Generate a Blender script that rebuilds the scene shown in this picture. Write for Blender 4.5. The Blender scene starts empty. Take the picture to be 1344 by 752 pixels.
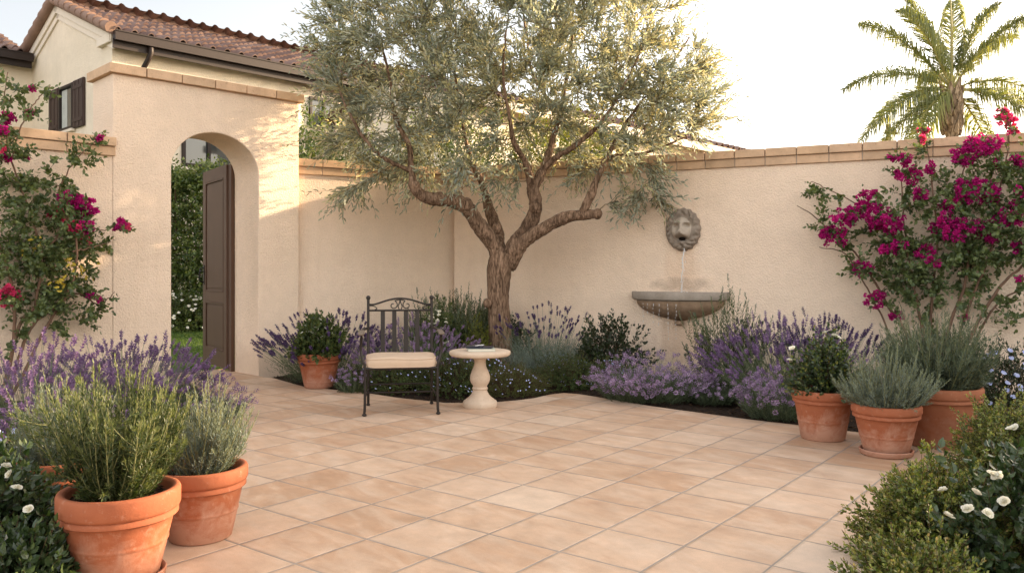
import bpy, math, random
import numpy as np
from mathutils import Vector
PI=math.pi
rng=np.random.default_rng(7)
random.seed(7)
scene=bpy.context.scene
COL=scene.collection
F=1080.0; H=1.25; HZ=354.0; CX=672.0
def at(px,py,Y): return np.array([(px-CX)*Y/F, Y, H-(py-HZ)*Y/F])
def gnd(px,py,z=0.0):
    Y=F*(H-z)/(py-HZ); return np.array([(px-CX)*Y/F, Y, z])
def nrm(v):
    v=np.asarray(v,float); n=np.linalg.norm(v,axis=-1,keepdims=True); return v/np.maximum(n,1e-9)
# ------------------------------------------------------------------ mesh buffer
class MB:
    def __init__(s): s.v=[]; s.f=[]; s.n=0
    def add(s,v,*faces,mi=0):
        v=np.asarray(v,float).reshape(-1,3)
        for f in faces:
            f=np.asarray(f,int)
            if len(f): s.f.append((f+s.n,mi))
        s.v.append(v); s.n+=len(v)
    def box(s,c,d,rz=0,mi=0,rx=0,ry=0):
        h=np.array(d)/2.0
        v=np.array([[x,y,z] for x in(-1,1) for y in(-1,1) for z in(-1,1)])*h
        if rx: cc,ss=math.cos(rx),math.sin(rx); v=v@np.array([[1,0,0],[0,cc,ss],[0,-ss,cc]])
        if ry: cc,ss=math.cos(ry),math.sin(ry); v=v@np.array([[cc,0,-ss],[0,1,0],[ss,0,cc]])
        if rz: cc,ss=math.cos(rz),math.sin(rz); v=v@np.array([[cc,ss,0],[-ss,cc,0],[0,0,1]])
        s.add(v+np.array(c),[[0,1,3,2],[4,6,7,5],[0,4,5,1],[2,3,7,6],[0,2,6,4],[1,5,7,3]],mi=mi)
    def lathe(s,prof,seg=40,c=(0,0,0),mi=0,cap=True,sc=(1,1)):
        k=len(prof); a=np.linspace(0,2*PI,seg,endpoint=False)
        v=np.array([[r*math.cos(t)*sc[0],r*math.sin(t)*sc[1],z] for r,z in prof for t in a])+np.array(c)
        f=[[i*seg+j,i*seg+(j+1)%seg,(i+1)*seg+(j+1)%seg,(i+1)*seg+j] for i in range(k-1) for j in range(seg)]
        fs=[f]
        if cap: fs.append([list(range(seg))[::-1]]); fs.append([[ (k-1)*seg+j for j in range(seg)]])
        s.add(v,*fs,mi=mi)
    def prism(s,poly,z0,z1,mi=0):     # poly in xy
        n=len(poly); p=np.array(poly,float)
        v=np.vstack([np.c_[p,np.full(n,z0)],np.c_[p,np.full(n,z1)]])
        f=[[i,(i+1)%n,n+(i+1)%n,n+i] for i in range(n)]
        s.add(v,f,[list(range(n))[::-1]],[list(range(n,2*n))],mi=mi)
    def prism_xz(s,poly,y0,y1,mi=0):
        n=len(poly); p=np.array(poly,float)
        v=np.vstack([np.c_[p[:,0],np.full(n,y0),p[:,1]],np.c_[p[:,0],np.full(n,y1),p[:,1]]])
        f=[[i,(i+1)%n,n+(i+1)%n,n+i] for i in range(n)]
        s.add(v,f,[list(range(n))[::-1]],[list(range(n,2*n))],mi=mi)
    def tubes(s,P,R,sides=5,mi=0,cap=True):
        P=np.asarray(P,float); 
        if P.ndim==2: P=P[None]
        S,K,_=P.shape; R=np.broadcast_to(np.asarray(R,float),(S,K))
        T=nrm(np.gradient(P,axis=1))
        T0=T.mean(axis=1); ref=np.zeros((S,3)); m=np.abs(nrm(T0)[:,2])<0.8; ref[m]=[0,0,1]; ref[~m]=[1,0.1,0]
        U=nrm(np.cross(T,ref[:,None,:])); V=np.cross(T,U)
        a=np.linspace(0,2*PI,sides,endpoint=False)
        v=P[:,:,None,:]+R[:,:,None,None]*(U[:,:,None,:]*np.cos(a)[None,None,:,None]+V[:,:,None,:]*np.sin(a)[None,None,:,None])
        idx=np.arange(S*K*sides).reshape(S,K,sides)
        A=idx[:,:-1,:]; B=np.roll(idx,-1,2)[:,:-1,:]; C=np.roll(idx,-1,2)[:,1:,:]; D=idx[:,1:,:]
        f=np.stack([A,B,C,D],-1).reshape(-1,4)
        fs=[f]
        if cap and sides>3: fs+= [idx[:,0,::-1].reshape(-1,sides), idx[:,-1,:].reshape(-1,sides)]
        s.add(v.reshape(-1,3),*fs,mi=mi)
    def ball(s,c,r,seg=12,rings=8,mi=0):
        r=np.broadcast_to(np.array(r,float),(3,))
        v=[];f=[]
        for i in range(rings+1):
            p=PI*i/rings
            for j in range(seg):
                t=2*PI*j/seg; v.append([math.sin(p)*math.cos(t),math.sin(p)*math.sin(t),math.cos(p)])
        for i in range(rings):
            for j in range(seg): f.append([i*seg+j,(i+1)*seg+j,(i+1)*seg+(j+1)%seg,i*seg+(j+1)%seg])
        s.add(np.array(v)*r+np.array(c),f,mi=mi)
    def build(s,name,mats,parent=None,smooth=False,bevel=0,loc=(0,0,0),rz=0,autosm=None):
        me=bpy.data.meshes.new(name)
        V=np.vstack(s.v) if s.v else np.zeros((0,3))
        me.vertices.add(len(V)); me.vertices.foreach_set('co',V.astype(np.float32).ravel())
        tot=sum(f.size for f,_ in s.f); npoly=sum(len(f) for f,_ in s.f)
        me.loops.add(tot); me.polygons.add(npoly)
        li=np.concatenate([f.ravel() for f,_ in s.f]); me.loops.foreach_set('vertex_index',li.astype(np.int32))
        sz=np.concatenate([np.full(len(f),f.shape[1]) for f,_ in s.f])
        st=np.concatenate([[0],np.cumsum(sz)[:-1]])
        me.polygons.foreach_set('loop_start',st.astype(np.int32))
        mi=np.concatenate([np.full(len(f),m) for f,m in s.f]); me.polygons.foreach_set('material_index',mi.astype(np.int32))
        me.polygons.foreach_set('use_smooth',np.full(npoly,bool(smooth)))
        me.update(calc_edges=True); me.validate()
        for m in (mats if isinstance(mats,(list,tuple)) else [mats]): me.materials.append(m)
        o=bpy.data.objects.new(name,me); COL.objects.link(o); o.location=loc; o.rotation_euler=(0,0,rz)
        if parent: o.parent=parent
        if bevel:
            b=o.modifiers.new('bevel','BEVEL'); b.width=bevel; b.segments=2; b.limit_method='ANGLE'; b.angle_limit=0.6
            b.harden_normals=False
        if smooth and autosm:
            e=o.modifiers.new('edges','EDGE_SPLIT'); e.split_angle=math.radians(autosm)
        return o
def tag(o,label=None,cat=None,group=None,kind=None):
    if label: o['label']=label
    if cat: o['category']=cat
    if group: o['group']=group
    if kind: o['kind']=kind
    return o
def thing(name,label,cat,loc=(0,0,0),rz=0,group=None):
    o=bpy.data.objects.new(name,None); COL.objects.link(o); o.location=tuple(loc); o.rotation_euler=(0,0,rz)
    return tag(o,label,cat,group)
# ------------------------------------------------------------------ leaves & stems
def rand_dirs(n,zmin=0.2,zmax=1.0,r=rng):
    z=r.uniform(zmin,zmax,n); a=r.uniform(0,2*PI,n); q=np.sqrt(np.maximum(0,1-z*z)); return np.c_[q*np.cos(a),q*np.sin(a),z]
def leaves(mb,P,D,N,L,W,shape='kite',mi=0,curl=0.08):
    P=np.asarray(P);n=len(P)
    if n==0: return
    D=nrm(D); S=nrm(np.cross(D,N)); N=np.cross(S,D)
    L=np.broadcast_to(L,(n,)); W=np.broadcast_to(W,(n,))
    if shape=='kite': T=[(0,0,0),(.45,-.5,.12),(1,0,0),(.45,.5,.12)]; Fc=[[[0,1,2,3]]]
    elif shape=='oval':
        T=[(0,0,0),(.55,0,-curl*.3),(1,0,-curl*2),(.25,-.42,curl),(.66,-.4,curl),(.66,.4,curl),(.25,.42,curl)]
        Fc=[[[0,3,4,1],[0,1,5,6]],[[1,4,2],[1,2,5]]]
    elif shape=='long':
        T=[(0,0,0),(.3,-.5,.1),(.7,-.4,.05),(1,0,-.1),(.7,.4,.05),(.3,.5,.1)]; Fc=[[[0,1,2,5],[5,2,3,4]]]
        Fc=[[[0,1,2,3],[0,3,4,5]]]
    elif shape=='round':
        T=[(0,0,0),(.28,-.40,.10),(.75,-.52,.14),(1,-.22,.10),(1.02,.2,.10),(.75,.5,.14),(.28,.40,.10),(.5,0,-.06)]; Fc=[[[7,0,1],[7,1,2],[7,2,3],[7,3,4],[7,4,5],[7,5,6],[7,6,0]]]
    T=np.array(T); k=len(T)
    V=P[:,None,:]+D[:,None,:]*(T[None,:,0:1]*L[:,None,None])+S[:,None,:]*(T[None,:,1:2]*W[:,None,None])+N[:,None,:]*(T[None,:,2:3]*L[:,None,None])
    base=(np.arange(n)*k)[:,None,None]
    mb.add(V.reshape(-1,3),*[(np.array(fc)[None]+base).reshape(-1,len(fc[0])) for fc in Fc],mi=mi)
def curve_pts(B,D,L,Bend,K):
    t=np.linspace(0,1,K)[None,:,None]
    return B[:,None,:]+D[:,None,:]*(L[:,None,None]*t)+Bend[:,None,:]*(L[:,None,None]*t*t)
def leaves_on(mb,B,D,L,Bend,n,t0,t1,ang,ll,lw,shape='kite',mi=0,jit=.25,taper=.5,r=rng,angj=.2,up=0.0):
    S=len(B)
    t=np.linspace(t0,t1,n)[None,:]+r.uniform(-.5,.5,(S,n))*(t1-t0)/n
    t=np.clip(t,0,1); tt=t[:,:,None]
    P=B[:,None,:]+D[:,None,:]*(L[:,None,None]*tt)+Bend[:,None,:]*(L[:,None,None]*tt*tt)
    T=nrm(D[:,None,:]+2*Bend[:,None,:]*tt)
    ref=np.zeros_like(T); ref[...,2]=1; ref[...,0]=.13; ref[np.abs(T[...,2])>.9]=[1,.1,0]
    U=nrm(np.cross(T,ref)); V=np.cross(T,U)
    ph=(np.arange(n)*2.39996)[None,:]+r.uniform(0,6.28,(S,1))+r.normal(0,jit,(S,n))
    R=U*np.cos(ph)[...,None]+V*np.sin(ph)[...,None]
    a=(ang+r.normal(0,angj,(S,n)))*(1-taper*.45*t)
    Dl=T*np.cos(a)[...,None]+R*np.sin(a)[...,None]; Dl[...,2]+=up
    N=T*np.sin(a)[...,None]-R*np.cos(a)[...,None]+r.normal(0,.35,T.shape)
    sc=(1-taper*np.clip((t-.75)/.25,0,1)*.7)*r.uniform(.75,1.2,(S,n))
    leaves(mb,P.reshape(-1,3),Dl.reshape(-1,3),-N.reshape(-1,3),(ll*sc).ravel(),(lw*sc).ravel(),shape,mi)
# ------------------------------------------------------------------ materials
def mat(name):
    m=bpy.data.materials.new(name); m.use_nodes=True; nt=m.node_tree; nt.nodes.clear()
    out=nt.nodes.new('ShaderNodeOutputMaterial'); b=nt.nodes.new('ShaderNodeBsdfPrincipled'); nt.links.new(b.outputs[0],out.inputs[0])
    return m,nt,b,out
def nd(nt,t,**k):
    n=nt.nodes.new(t)
    for a,v in k.items():
        if a.startswith('i_'): n.inputs[a[2:].replace('_',' ')].default_value=v
        else: setattr(n,a,v)
    return n
def ramp(nt,src,stops,interp='LINEAR'):
    r=nt.nodes.new('ShaderNodeValToRGB'); r.color_ramp.interpolation=interp
    e=r.color_ramp.elements
    while len(e)<len(stops): e.new(.5)
    for i,(p,c) in enumerate(stops): e[i].position=p; e[i].color=(c[0],c[1],c[2],1) if not isinstance(c,(int,float)) else (c,c,c,1)
    nt.links.new(src,r.inputs[0]); return r.outputs[0]
def mixc(nt,fac,a,b,bt='MIX'):
    m=nt.nodes.new('ShaderNodeMix'); m.data_type='RGBA'; m.blend_type=bt
    for i,x in ((0,fac),(6,a),(7,b)):
        if isinstance(x,bpy.types.NodeSocket): nt.links.new(x,m.inputs[i])
        elif i==0: m.inputs[0].default_value=x
        else: m.inputs[i].default_value=(x[0],x[1],x[2],1)
    return m.outputs[2]
def math_(nt,op,a,b=None,c=None):
    m=nt.nodes.new('ShaderNodeMath'); m.operation=op
    for i,x in enumerate((a,b,c)):
        if x is None: continue
        if isinstance(x,bpy.types.NodeSocket): nt.links.new(x,m.inputs[i])
        else: m.inputs[i].default_value=x
    return m.outputs[0]
def coords(nt): return nt.nodes.new('ShaderNodeTexCoord').outputs['Object']
def noise(nt,vec,scale,detail=4,rough=.55,dist=0):
    n=nt.nodes.new('ShaderNodeTexNoise'); n.inputs['Scale'].default_value=scale; n.inputs['Detail'].default_value=detail
    n.inputs['Roughness'].default_value=rough; n.inputs['Distortion'].default_value=dist
    if vec is not None: nt.links.new(vec,n.inputs['Vector'])
    return n.outputs['Fac']
def bump(nt,b,h,strength=.3,dist=.01,prev=None):
    n=nt.nodes.new('ShaderNodeBump'); n.inputs['Strength'].default_value=strength; n.inputs['Distance'].default_value=dist
    nt.links.new(h,n.inputs['Height'])
    if prev is not None: nt.links.new(prev,n.inputs['Normal'])
    if b is not None: nt.links.new(n.outputs[0],b.inputs['Normal'])
    return n.outputs[0]
def spec(b,r,s=.5): b.inputs['Roughness'].default_value=r; b.inputs['Specular IOR Level'].default_value=s
def leaf_mat(name,cols,trans=.35,tcol=None,rough=.5,sp=.35,nscale=2.5):
    """per leaf colour from a ramp by Random Per Island, clump variation by noise"""
    m,nt,b,out=mat(name)
    g=nt.nodes.new('ShaderNodeNewGeometry')
    n=len(cols)
    c=ramp(nt,g.outputs['Random Per Island'],[(i/(n-1) if n>1 else 0,c) for i,c in enumerate(cols)])
    nz=noise(nt,coords(nt),nscale,2)
    k_=1.0 if any(s in name for s in ('olive','bract','petal','palm','chip','bougain','yellow','boxwood','hedge','grass')) else .74
    v=ramp(nt,nz,[(.3,.72*k_),(.7,1.22*k_)])
    c=mixc(nt,1.0,c,v,'MULTIPLY')
    nt.links.new(c,b.inputs['Base Color']); spec(b,rough,sp)
    t=nt.nodes.new('ShaderNodeBsdfTranslucent')
    tc=mixc(nt,1.0,c,tcol or (1.5,1.45,.7),'MULTIPLY'); nt.links.new(tc,t.inputs[0])
    mx=nt.nodes.new('ShaderNodeMixShader'); mx.inputs[0].default_value=trans
    nt.links.new(b.outputs[0],mx.inputs[1]); nt.links.new(t.outputs[0],mx.inputs[2]); nt.links.new(mx.outputs[0],out.inputs[0])
    return m
def simple(name,col,rough=.6,sp=.4,var=.15,scale=8,bs=0,bd=.01,bscale=60,metal=0,obj=True):
    m,nt,b,out=mat(name); v=coords(nt)
    n=noise(nt,v,scale,5)
    c=mixc(nt,1.0,col,ramp(nt,n,[(.25,1-var),(.75,1+var)]),'MULTIPLY'); nt.links.new(c,b.inputs['Base Color']); spec(b,rough,sp)
    b.inputs['Metallic'].default_value=metal
    if bs: bump(nt,b,noise(nt,v,bscale,4),bs,bd)
    return m
def stucco(name,col,stains=None,splash=0.0,base_z=None):
    m,nt,b,out=mat(name); v=coords(nt)
    n1=noise(nt,v,1.1,5,.6); n2=noise(nt,v,7,4)
    c=mixc(nt,1,col,ramp(nt,n1,[(.3,(.93,.92,.90)),(.7,(1.05,1.04,1.03))]),'MULTIPLY')
    c=mixc(nt,1,c,ramp(nt,n2,[(.3,.97),(.7,1.03)]),'MULTIPLY')
    c=mixc(nt,1,c,ramp(nt,noise(nt,v,70,3,.7),[(.3,.90),(.7,1.06)]),'MULTIPLY')
    sx=nt.nodes.new('ShaderNodeSeparateXYZ'); nt.links.new(v,sx.inputs[0])
    # splash-back dirt just above the ground, broken up by noise
    dz=math_(nt,'ADD',sx.outputs[2],math_(nt,'MULTIPLY',noise(nt,v,5,5),-.35))
    c=mixc(nt,ramp(nt,dz,[(0.0,.35),(.22,0)]),c,(col[0]*.62,col[1]*.56,col[2]*.5))
    # faint vertical runs under the coping
    mp=nt.nodes.new('ShaderNodeMapping'); mp.inputs['Scale'].default_value=(7,7,.35); nt.links.new(v,mp.inputs[0])
    rn=ramp(nt,noise(nt,mp.outputs[0],1.0,4,.6),[(.55,0),(.8,.20)])
    c=mixc(nt,rn,c,(col[0]*.8,col[1]*.72,col[2]*.62))
    if stains:
        for (x,z,wx,wz,s,cc,nsc) in stains:
            dx=math_(nt,'DIVIDE',math_(nt,'SUBTRACT',sx.outputs[0],x),wx); dz2=math_(nt,'DIVIDE',math_(nt,'SUBTRACT',sx.outputs[2],z),wz)
            d=math_(nt,'ADD',math_(nt,'MULTIPLY',dx,dx),math_(nt,'MULTIPLY',dz2,dz2))
            mp2=nt.nodes.new('ShaderNodeMapping'); mp2.inputs['Scale'].default_value=nsc; nt.links.new(v,mp2.inputs[0])
            nn=noise(nt,mp2.outputs[0],1.0,6,.65)
            d=math_(nt,'ADD',d,math_(nt,'MULTIPLY',math_(nt,'SUBTRACT',nn,.5),2.4))
            c=mixc(nt,ramp(nt,d,[(.15,s),(1.0,0)]),c,cc)
    nt.links.new(c,b.inputs['Base Color']); spec(b,.9,.15)
    h=math_(nt,'ADD',noise(nt,v,60,4,.7),math_(nt,'MULTIPLY',noise(nt,v,14,3),.5))
    vo=nt.nodes.new('ShaderNodeTexVoronoi'); vo.inputs['Scale'].default_value=55; nt.links.new(v,vo.inputs['Vector'])
    h=math_(nt,'ADD',h,math_(nt,'MULTIPLY',vo.outputs['Distance'],-.35))
    bump(nt,b,h,1.0,.014)
    return m
WALLC=(.84,.67,.52)
M={}
M['wall']=stucco('stucco_cream',WALLC)
M['housewall']=stucco('house_stucco',(.80,.70,.56))
def coping_mat():
    m,nt,b,out=mat('coping_block'); v=coords(nt)
    g=nt.nodes.new('ShaderNodeNewGeometry')
    c=ramp(nt,g.outputs['Random Per Island'],[(0,(.54,.36,.22)),(.5,(.62,.42,.27)),(1,(.48,.33,.21))])
    c=mixc(nt,1,c,ramp(nt,noise(nt,v,6,6,.65),[(.3,.82),(.7,1.12)]),'MULTIPLY')
    c=mixc(nt,ramp(nt,noise(nt,v,30,3),[(.62,0),(.75,.5)]),c,(.33,.2,.12))
    nt.links.new(c,b.inputs['Base Color']); spec(b,.85,.2); bump(nt,b,noise(nt,v,70,4),.35,.006); return m
M['coping']=coping_mat()
M['mortar']=simple('mortar',(.40,.33,.26),.95,.1)
def tile_mat():
    m,nt,b,out=mat('patio_tile'); v=coords(nt)
    ang=math.radians(37.5); TS=.405
    p0=gnd(844.5,748); # a grout line passes here
    # u across (perpendicular to the direction d), w along d
    d=np.array([math.sin(ang),math.cos(ang)]); pr=np.array([math.cos(ang),-math.sin(ang)])
    p1=gnd(897,716)
    sx=nt.nodes.new('ShaderNodeSeparateXYZ'); nt.links.new(v,sx.inputs[0])
    def lin(a,bq,off):
        t=math_(nt,'MULTIPLY',sx.outputs[0],float(a/TS)); t=math_(nt,'MULTIPLY_ADD',sx.outputs[1],float(bq/TS),t)
        return math_(nt,'SUBTRACT',t,float(off/TS))
    wob=math_(nt,'MULTIPLY',math_(nt,'SUBTRACT',noise(nt,v,9,3),.5),.012)
    U=math_(nt,'ADD',lin(pr[0],pr[1],pr@p0[:2]),wob); W=math_(nt,'ADD',lin(d[0],d[1],d@p1[:2]),wob)
    fu=math_(nt,'FLOOR',U); fw=math_(nt,'FLOOR',W)
    cb=nt.nodes.new('ShaderNodeCombineXYZ'); nt.links.new(fu,cb.inputs[0]); nt.links.new(fw,cb.inputs[1])
    wn=nt.nodes.new('ShaderNodeTexWhiteNoise'); wn.noise_dimensions='2D'; nt.links.new(cb.outputs[0],wn.inputs['Vector'])
    ru=math_(nt,'FRACT',U); rw=math_(nt,'FRACT',W)
    def edge(x): return math_(nt,'MINIMUM',x,math_(nt,'SUBTRACT',1.0,x))
    e=math_(nt,'MINIMUM',edge(ru),edge(rw))
    gm=ramp(nt,e,[(.008,1),(.0135,0)])      # grout mask
    bev=ramp(nt,e,[(.008,0),(.034,1)])
    # per tile offset noise, streaky along one direction
    off=nt.nodes.new('ShaderNodeVectorMath'); off.operation='MULTIPLY'; nt.links.new(wn.outputs['Color'],off.inputs[0]); off.inputs[1].default_value=(37,53,11)
    ad=nt.nodes.new('ShaderNodeVectorMath'); ad.operation='ADD'; nt.links.new(v,ad.inputs[0]); nt.links.new(off.outputs[0],ad.inputs[1])
    mp=nt.nodes.new('ShaderNodeMapping'); mp.inputs['Rotation'].default_value=(0,0,math.radians(52.5-2)); mp.inputs['Scale'].default_value=(1,1,1); nt.links.new(v,mp.inputs[0])
    mp2=nt.nodes.new('ShaderNodeMapping'); mp2.inputs['Rotation'].default_value=(0,0,math.radians(52.5)); nt.links.new(ad.outputs[0],mp2.inputs[0])
    mp3=nt.nodes.new('ShaderNodeMapping'); mp3.inputs['Scale'].default_value=(1.6,4.2,1); nt.links.new(mp2.outputs[0],mp3.inputs[0])
    s1=noise(nt,mp3.outputs[0],1.5,6,.62,.5)
    s2=noise(nt,ad.outputs[0],7,6,.7)
    c=ramp(nt,wn.outputs['Value'],[(0,(.45,.275,.165)),(.3,(.52,.345,.225)),(.55,(.57,.40,.275)),(.8,(.48,.305,.19)),(1,(.60,.45,.325))])
    c=mixc(nt,ramp(nt,s1,[(.45,0),(.66,.55)]),c,(.64,.49,.365))
    c=mixc(nt,ramp(nt,s1,[(.25,.45),(.42,0)]),c,(.33,.165,.085))
    c=mixc(nt,1,c,ramp(nt,s2,[(.3,.84),(.7,1.12)]),'MULTIPLY')
    c=mixc(nt,ramp(nt,noise(nt,v,1.3,5,.6),[(.42,0),(.75,.30)]),c,(.34,.20,.12))
    c=mixc(nt,ramp(nt,noise(nt,v,85,2),[(.70,0),(.76,.45)]),c,(.3,.18,.11))
    c=mixc(nt,1,c,ramp(nt,noise(nt,v,260,2),[(.3,.88),(.7,1.1)]),'MULTIPLY')
    c=mixc(nt,math_(nt,'MULTIPLY',ramp(nt,e,[(.01,1),(.07,0)]),ramp(nt,noise(nt,v,6,5,.7),[(.45,0),(.7,.5)])),c,(.27,.18,.12))
    gc=mixc(nt,ramp(nt,noise(nt,v,5,4),[(.35,0),(.65,1)]),(.24,.205,.17),(.33,.285,.235))
    c=mixc(nt,gm,c,gc); nt.links.new(c,b.inputs['Base Color'])
    r=mixc(nt,gm,ramp(nt,s2,[(.3,.50),(.7,.68)]),(.95,.95,.95)); nt.links.new(r,b.inputs['Roughness']); b.inputs['Specular IOR Level'].default_value=.35
    tilt=math_(nt,'MULTIPLY',wn.outputs['Value'],.35)
    h=math_(nt,'ADD',math_(nt,'MULTIPLY',bev,math_(nt,'ADD',1.0,tilt)),math_(nt,'MULTIPLY',s2,.30))
    h=math_(nt,'ADD',h,math_(nt,'MULTIPLY',noise(nt,v,110,3),.12))
    bump(nt,b,h,.7,.005)
    return m
M['tile']=tile_mat()
def soil_mat():
    m,nt,b,out=mat('soil'); v=coords(nt)
    c=ramp(nt,noise(nt,v,28,6,.7),[(.3,(.012,.008,.005)),(.55,(.035,.022,.014)),(.75,(.07,.045,.028))])
    nt.links.new(c,b.inputs['Base Color']); spec(b,.95,.15); bump(nt,b,noise(nt,v,40,6,.7),1,.03); return m
M['soil']=soil_mat()
M['chip']=leaf_mat('mulch_chip',[(.02,.012,.008),(.06,.035,.02),(.11,.065,.035)],0.0,rough=.9,sp=.1)
def terracotta(name,c0,c1,chalk=.5,hgt=.35):
    m,nt,b,out=mat(name); v=coords(nt)
    c=ramp(nt,noise(nt,v,5,5,.6),[(.3,c0),(.7,c1)])
    sx=nt.nodes.new('ShaderNodeSeparateXYZ'); nt.links.new(v,sx.inputs[0])
    n=noise(nt,v,11,6,.7,.4)
    low=ramp(nt,math_(nt,'ADD',math_(nt,'DIVIDE',sx.outputs[2],hgt),math_(nt,'MULTIPLY',math_(nt,'SUBTRACT',n,.5),1.6)),[(.12,chalk),(.62,0)])
    c=mixc(nt,low,c,(.62,.42,.31))
    c=mixc(nt,ramp(nt,noise(nt,v,24,5,.7),[(.58,0),(.74,.4*chalk+.1)]),c,(.66,.47,.36))
    c=mixc(nt,ramp(nt,noise(nt,v,14,5,.7,1),[(.60,0),(.8,.5)]),c,(c0[0]*.5,c0[1]*.5,c0[2]*.5))
    nt.links.new(c,b.inputs['Base Color']); spec(b,.78,.25)
    bump(nt,b,math_(nt,'ADD',noise(nt,v,50,5),math_(nt,'MULTIPLY',noise(nt,v,160,2),.4)),.3,.004); return m
M['terra']=terracotta('terracotta_orange',(.27,.078,.034),(.35,.112,.050),.34)
M['terra2']=terracotta('terracotta_chalky',(.28,.085,.038),(.36,.12,.056),.45)
M['terra3']=terracotta('terracotta_brown',(.25,.085,.04),(.33,.12,.058),.2)
M['iron']=simple('dark_bronze_iron',(.022,.016,.012),.5,.5,.3,30,.2,.001,200,metal=.3)
M['cushion']=simple('cushion_fabric',(.53,.395,.28),.95,.15,.06,10,.25,.002,500)
M['armpad']=simple('arm_cap',(.16,.125,.095),.6,.3)
def stone(name,c0,c1,bsx=.4,mott=.3):
    m,nt,b,out=mat(name); v=coords(nt)
    c=ramp(nt,noise(nt,v,9,6,.65),[(.3,c0),(.7,c1)])
    c=mixc(nt,ramp(nt,noise(nt,v,60,3),[(.6,0),(.7,mott)]),c,(c0[0]*.5,c0[1]*.5,c0[2]*.5))
    nt.links.new(c,b.inputs['Base Color']); spec(b,.85,.25); bump(nt,b,noise(nt,v,70,5,.7),bsx,.005); return m
M['caststone']=stone('cast_stone',(.50,.385,.28),(.62,.49,.365))
M['manestone']=stone('mane_stone',(.20,.16,.125),(.31,.255,.20),.4,.3)
M['greystone']=stone('grey_stone',(.36,.30,.24),(.48,.41,.33),.4,.2)
M['basinrim']=stone('basin_rim_stone',(.24,.20,.16),(.35,.30,.245),.5)
M['basinbowl']=stone('basin_bowl_stone',(.22,.145,.09),(.36,.25,.165),.4)
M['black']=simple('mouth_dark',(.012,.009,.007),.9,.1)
M['door']=simple('brown_door_paint',(.092,.048,.028),.55,.35,.12,3,.08,.002,60)
M['hinge']=simple('black_iron',(.008,.007,.006),.4,.5,metal=.4)
M['gutter']=simple('brown_gutter',(.022,.013,.010),.5,.3,.1)
M['shutter']=simple('brown_shutter',(.050,.030,.024),.6,.3,.1)
M['trimw']=simple('cream_trim',(.72,.63,.52),.8,.2,.04)
def glass_mat():
    m,nt,b,out=mat('window_glass'); b.inputs['Base Color'].default_value=(.045,.05,.05,1); spec(b,.04,1.0); return m
M['glass']=glass_mat()
M['curtain']=simple('curtain',(.55,.56,.52),.9,.1,.1,4)
def roof_mat():
    m,nt,b,out=mat('clay_roof_tile'); v=coords(nt)
    sx=nt.nodes.new('ShaderNodeSeparateXYZ'); nt.links.new(v,sx.inputs[0])
    fu=math_(nt,'FLOOR',math_(nt,'DIVIDE',sx.outputs[0],.40)); fw=math_(nt,'FLOOR',math_(nt,'DIVIDE',sx.outputs[1],.48))
    cb=nt.nodes.new('ShaderNodeCombineXYZ'); nt.links.new(fu,cb.inputs[0]); nt.links.new(fw,cb.inputs[1])
    wn=nt.nodes.new('ShaderNodeTexWhiteNoise'); wn.noise_dimensions='2D'; nt.links.new(cb.outputs[0],wn.inputs['Vector'])
    c=ramp(nt,wn.outputs['Value'],[(0,(.13,.08,.066)),(.4,(.17,.108,.088)),(.7,(.22,.15,.125)),(1,(.155,.10,.085))])
    c=mixc(nt,1,c,ramp(nt,noise(nt,v,5,5,.7),[(.3,.75),(.7,1.15)]),'MULTIPLY')
    nt.links.new(c,b.inputs['Base Color']); spec(b,.85,.2); bump(nt,b,noise(nt,v,40,4),.3,.01); return m
M['roof']=roof_mat()
M['ridge']=simple('ridge_tile',(.25,.16,.12),.85,.2,.2,3,.2,.01)
def bark_mat(name,c0,c1,sc=1.0):
    m,nt,b,out=mat(name); v=coords(nt)
    mp=nt.nodes.new('ShaderNodeMapping'); mp.inputs['Scale'].default_value=(34*sc,34*sc,6.5*sc); nt.links.new(v,mp.inputs[0])
    n=noise(nt,mp.outputs[0],1.0,7,.65,.6); n2=noise(nt,v,4,4)
    vo=nt.nodes.new('ShaderNodeTexVoronoi'); vo.feature='DISTANCE_TO_EDGE'; vo.inputs['Scale'].default_value=1.3; nt.links.new(mp.outputs[0],vo.inputs['Vector'])
    k=ramp(nt,vo.outputs['Distance'],[(0,0),(.22,1)])
    h=math_(nt,'ADD',math_(nt,'MULTIPLY',n,1.0),math_(nt,'MULTIPLY',k,.12))
    c=ramp(nt,h,[(.42,(c0[0]*.42,c0[1]*.40,c0[2]*.38)),(.55,c0),(.72,c1)])
    c=mixc(nt,1,c,ramp(nt,n2,[(.3,.75),(.7,1.2)]),'MULTIPLY')
    nt.links.new(c,b.inputs['Base Color']); spec(b,.9,.2); bump(nt,b,h,1.0,.02); return m
M['bark']=bark_mat('olive_bark',(.17,.105,.065),(.33,.215,.14))
M['twig']=simple('twig',(.16,.115,.06),.8,.2)
M['cane']=simple('bougainvillea_cane',(.17,.10,.065),.85,.2,.3)
M['stemg']=simple('green_stem',(.17,.17,.07),.7,.3)
M['woodstem']=simple('woody_stem',(.09,.055,.03),.85,.2)
M['palmbark']=bark_mat('palm_bark',(.22,.16,.10),(.42,.33,.23),.4)
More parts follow.
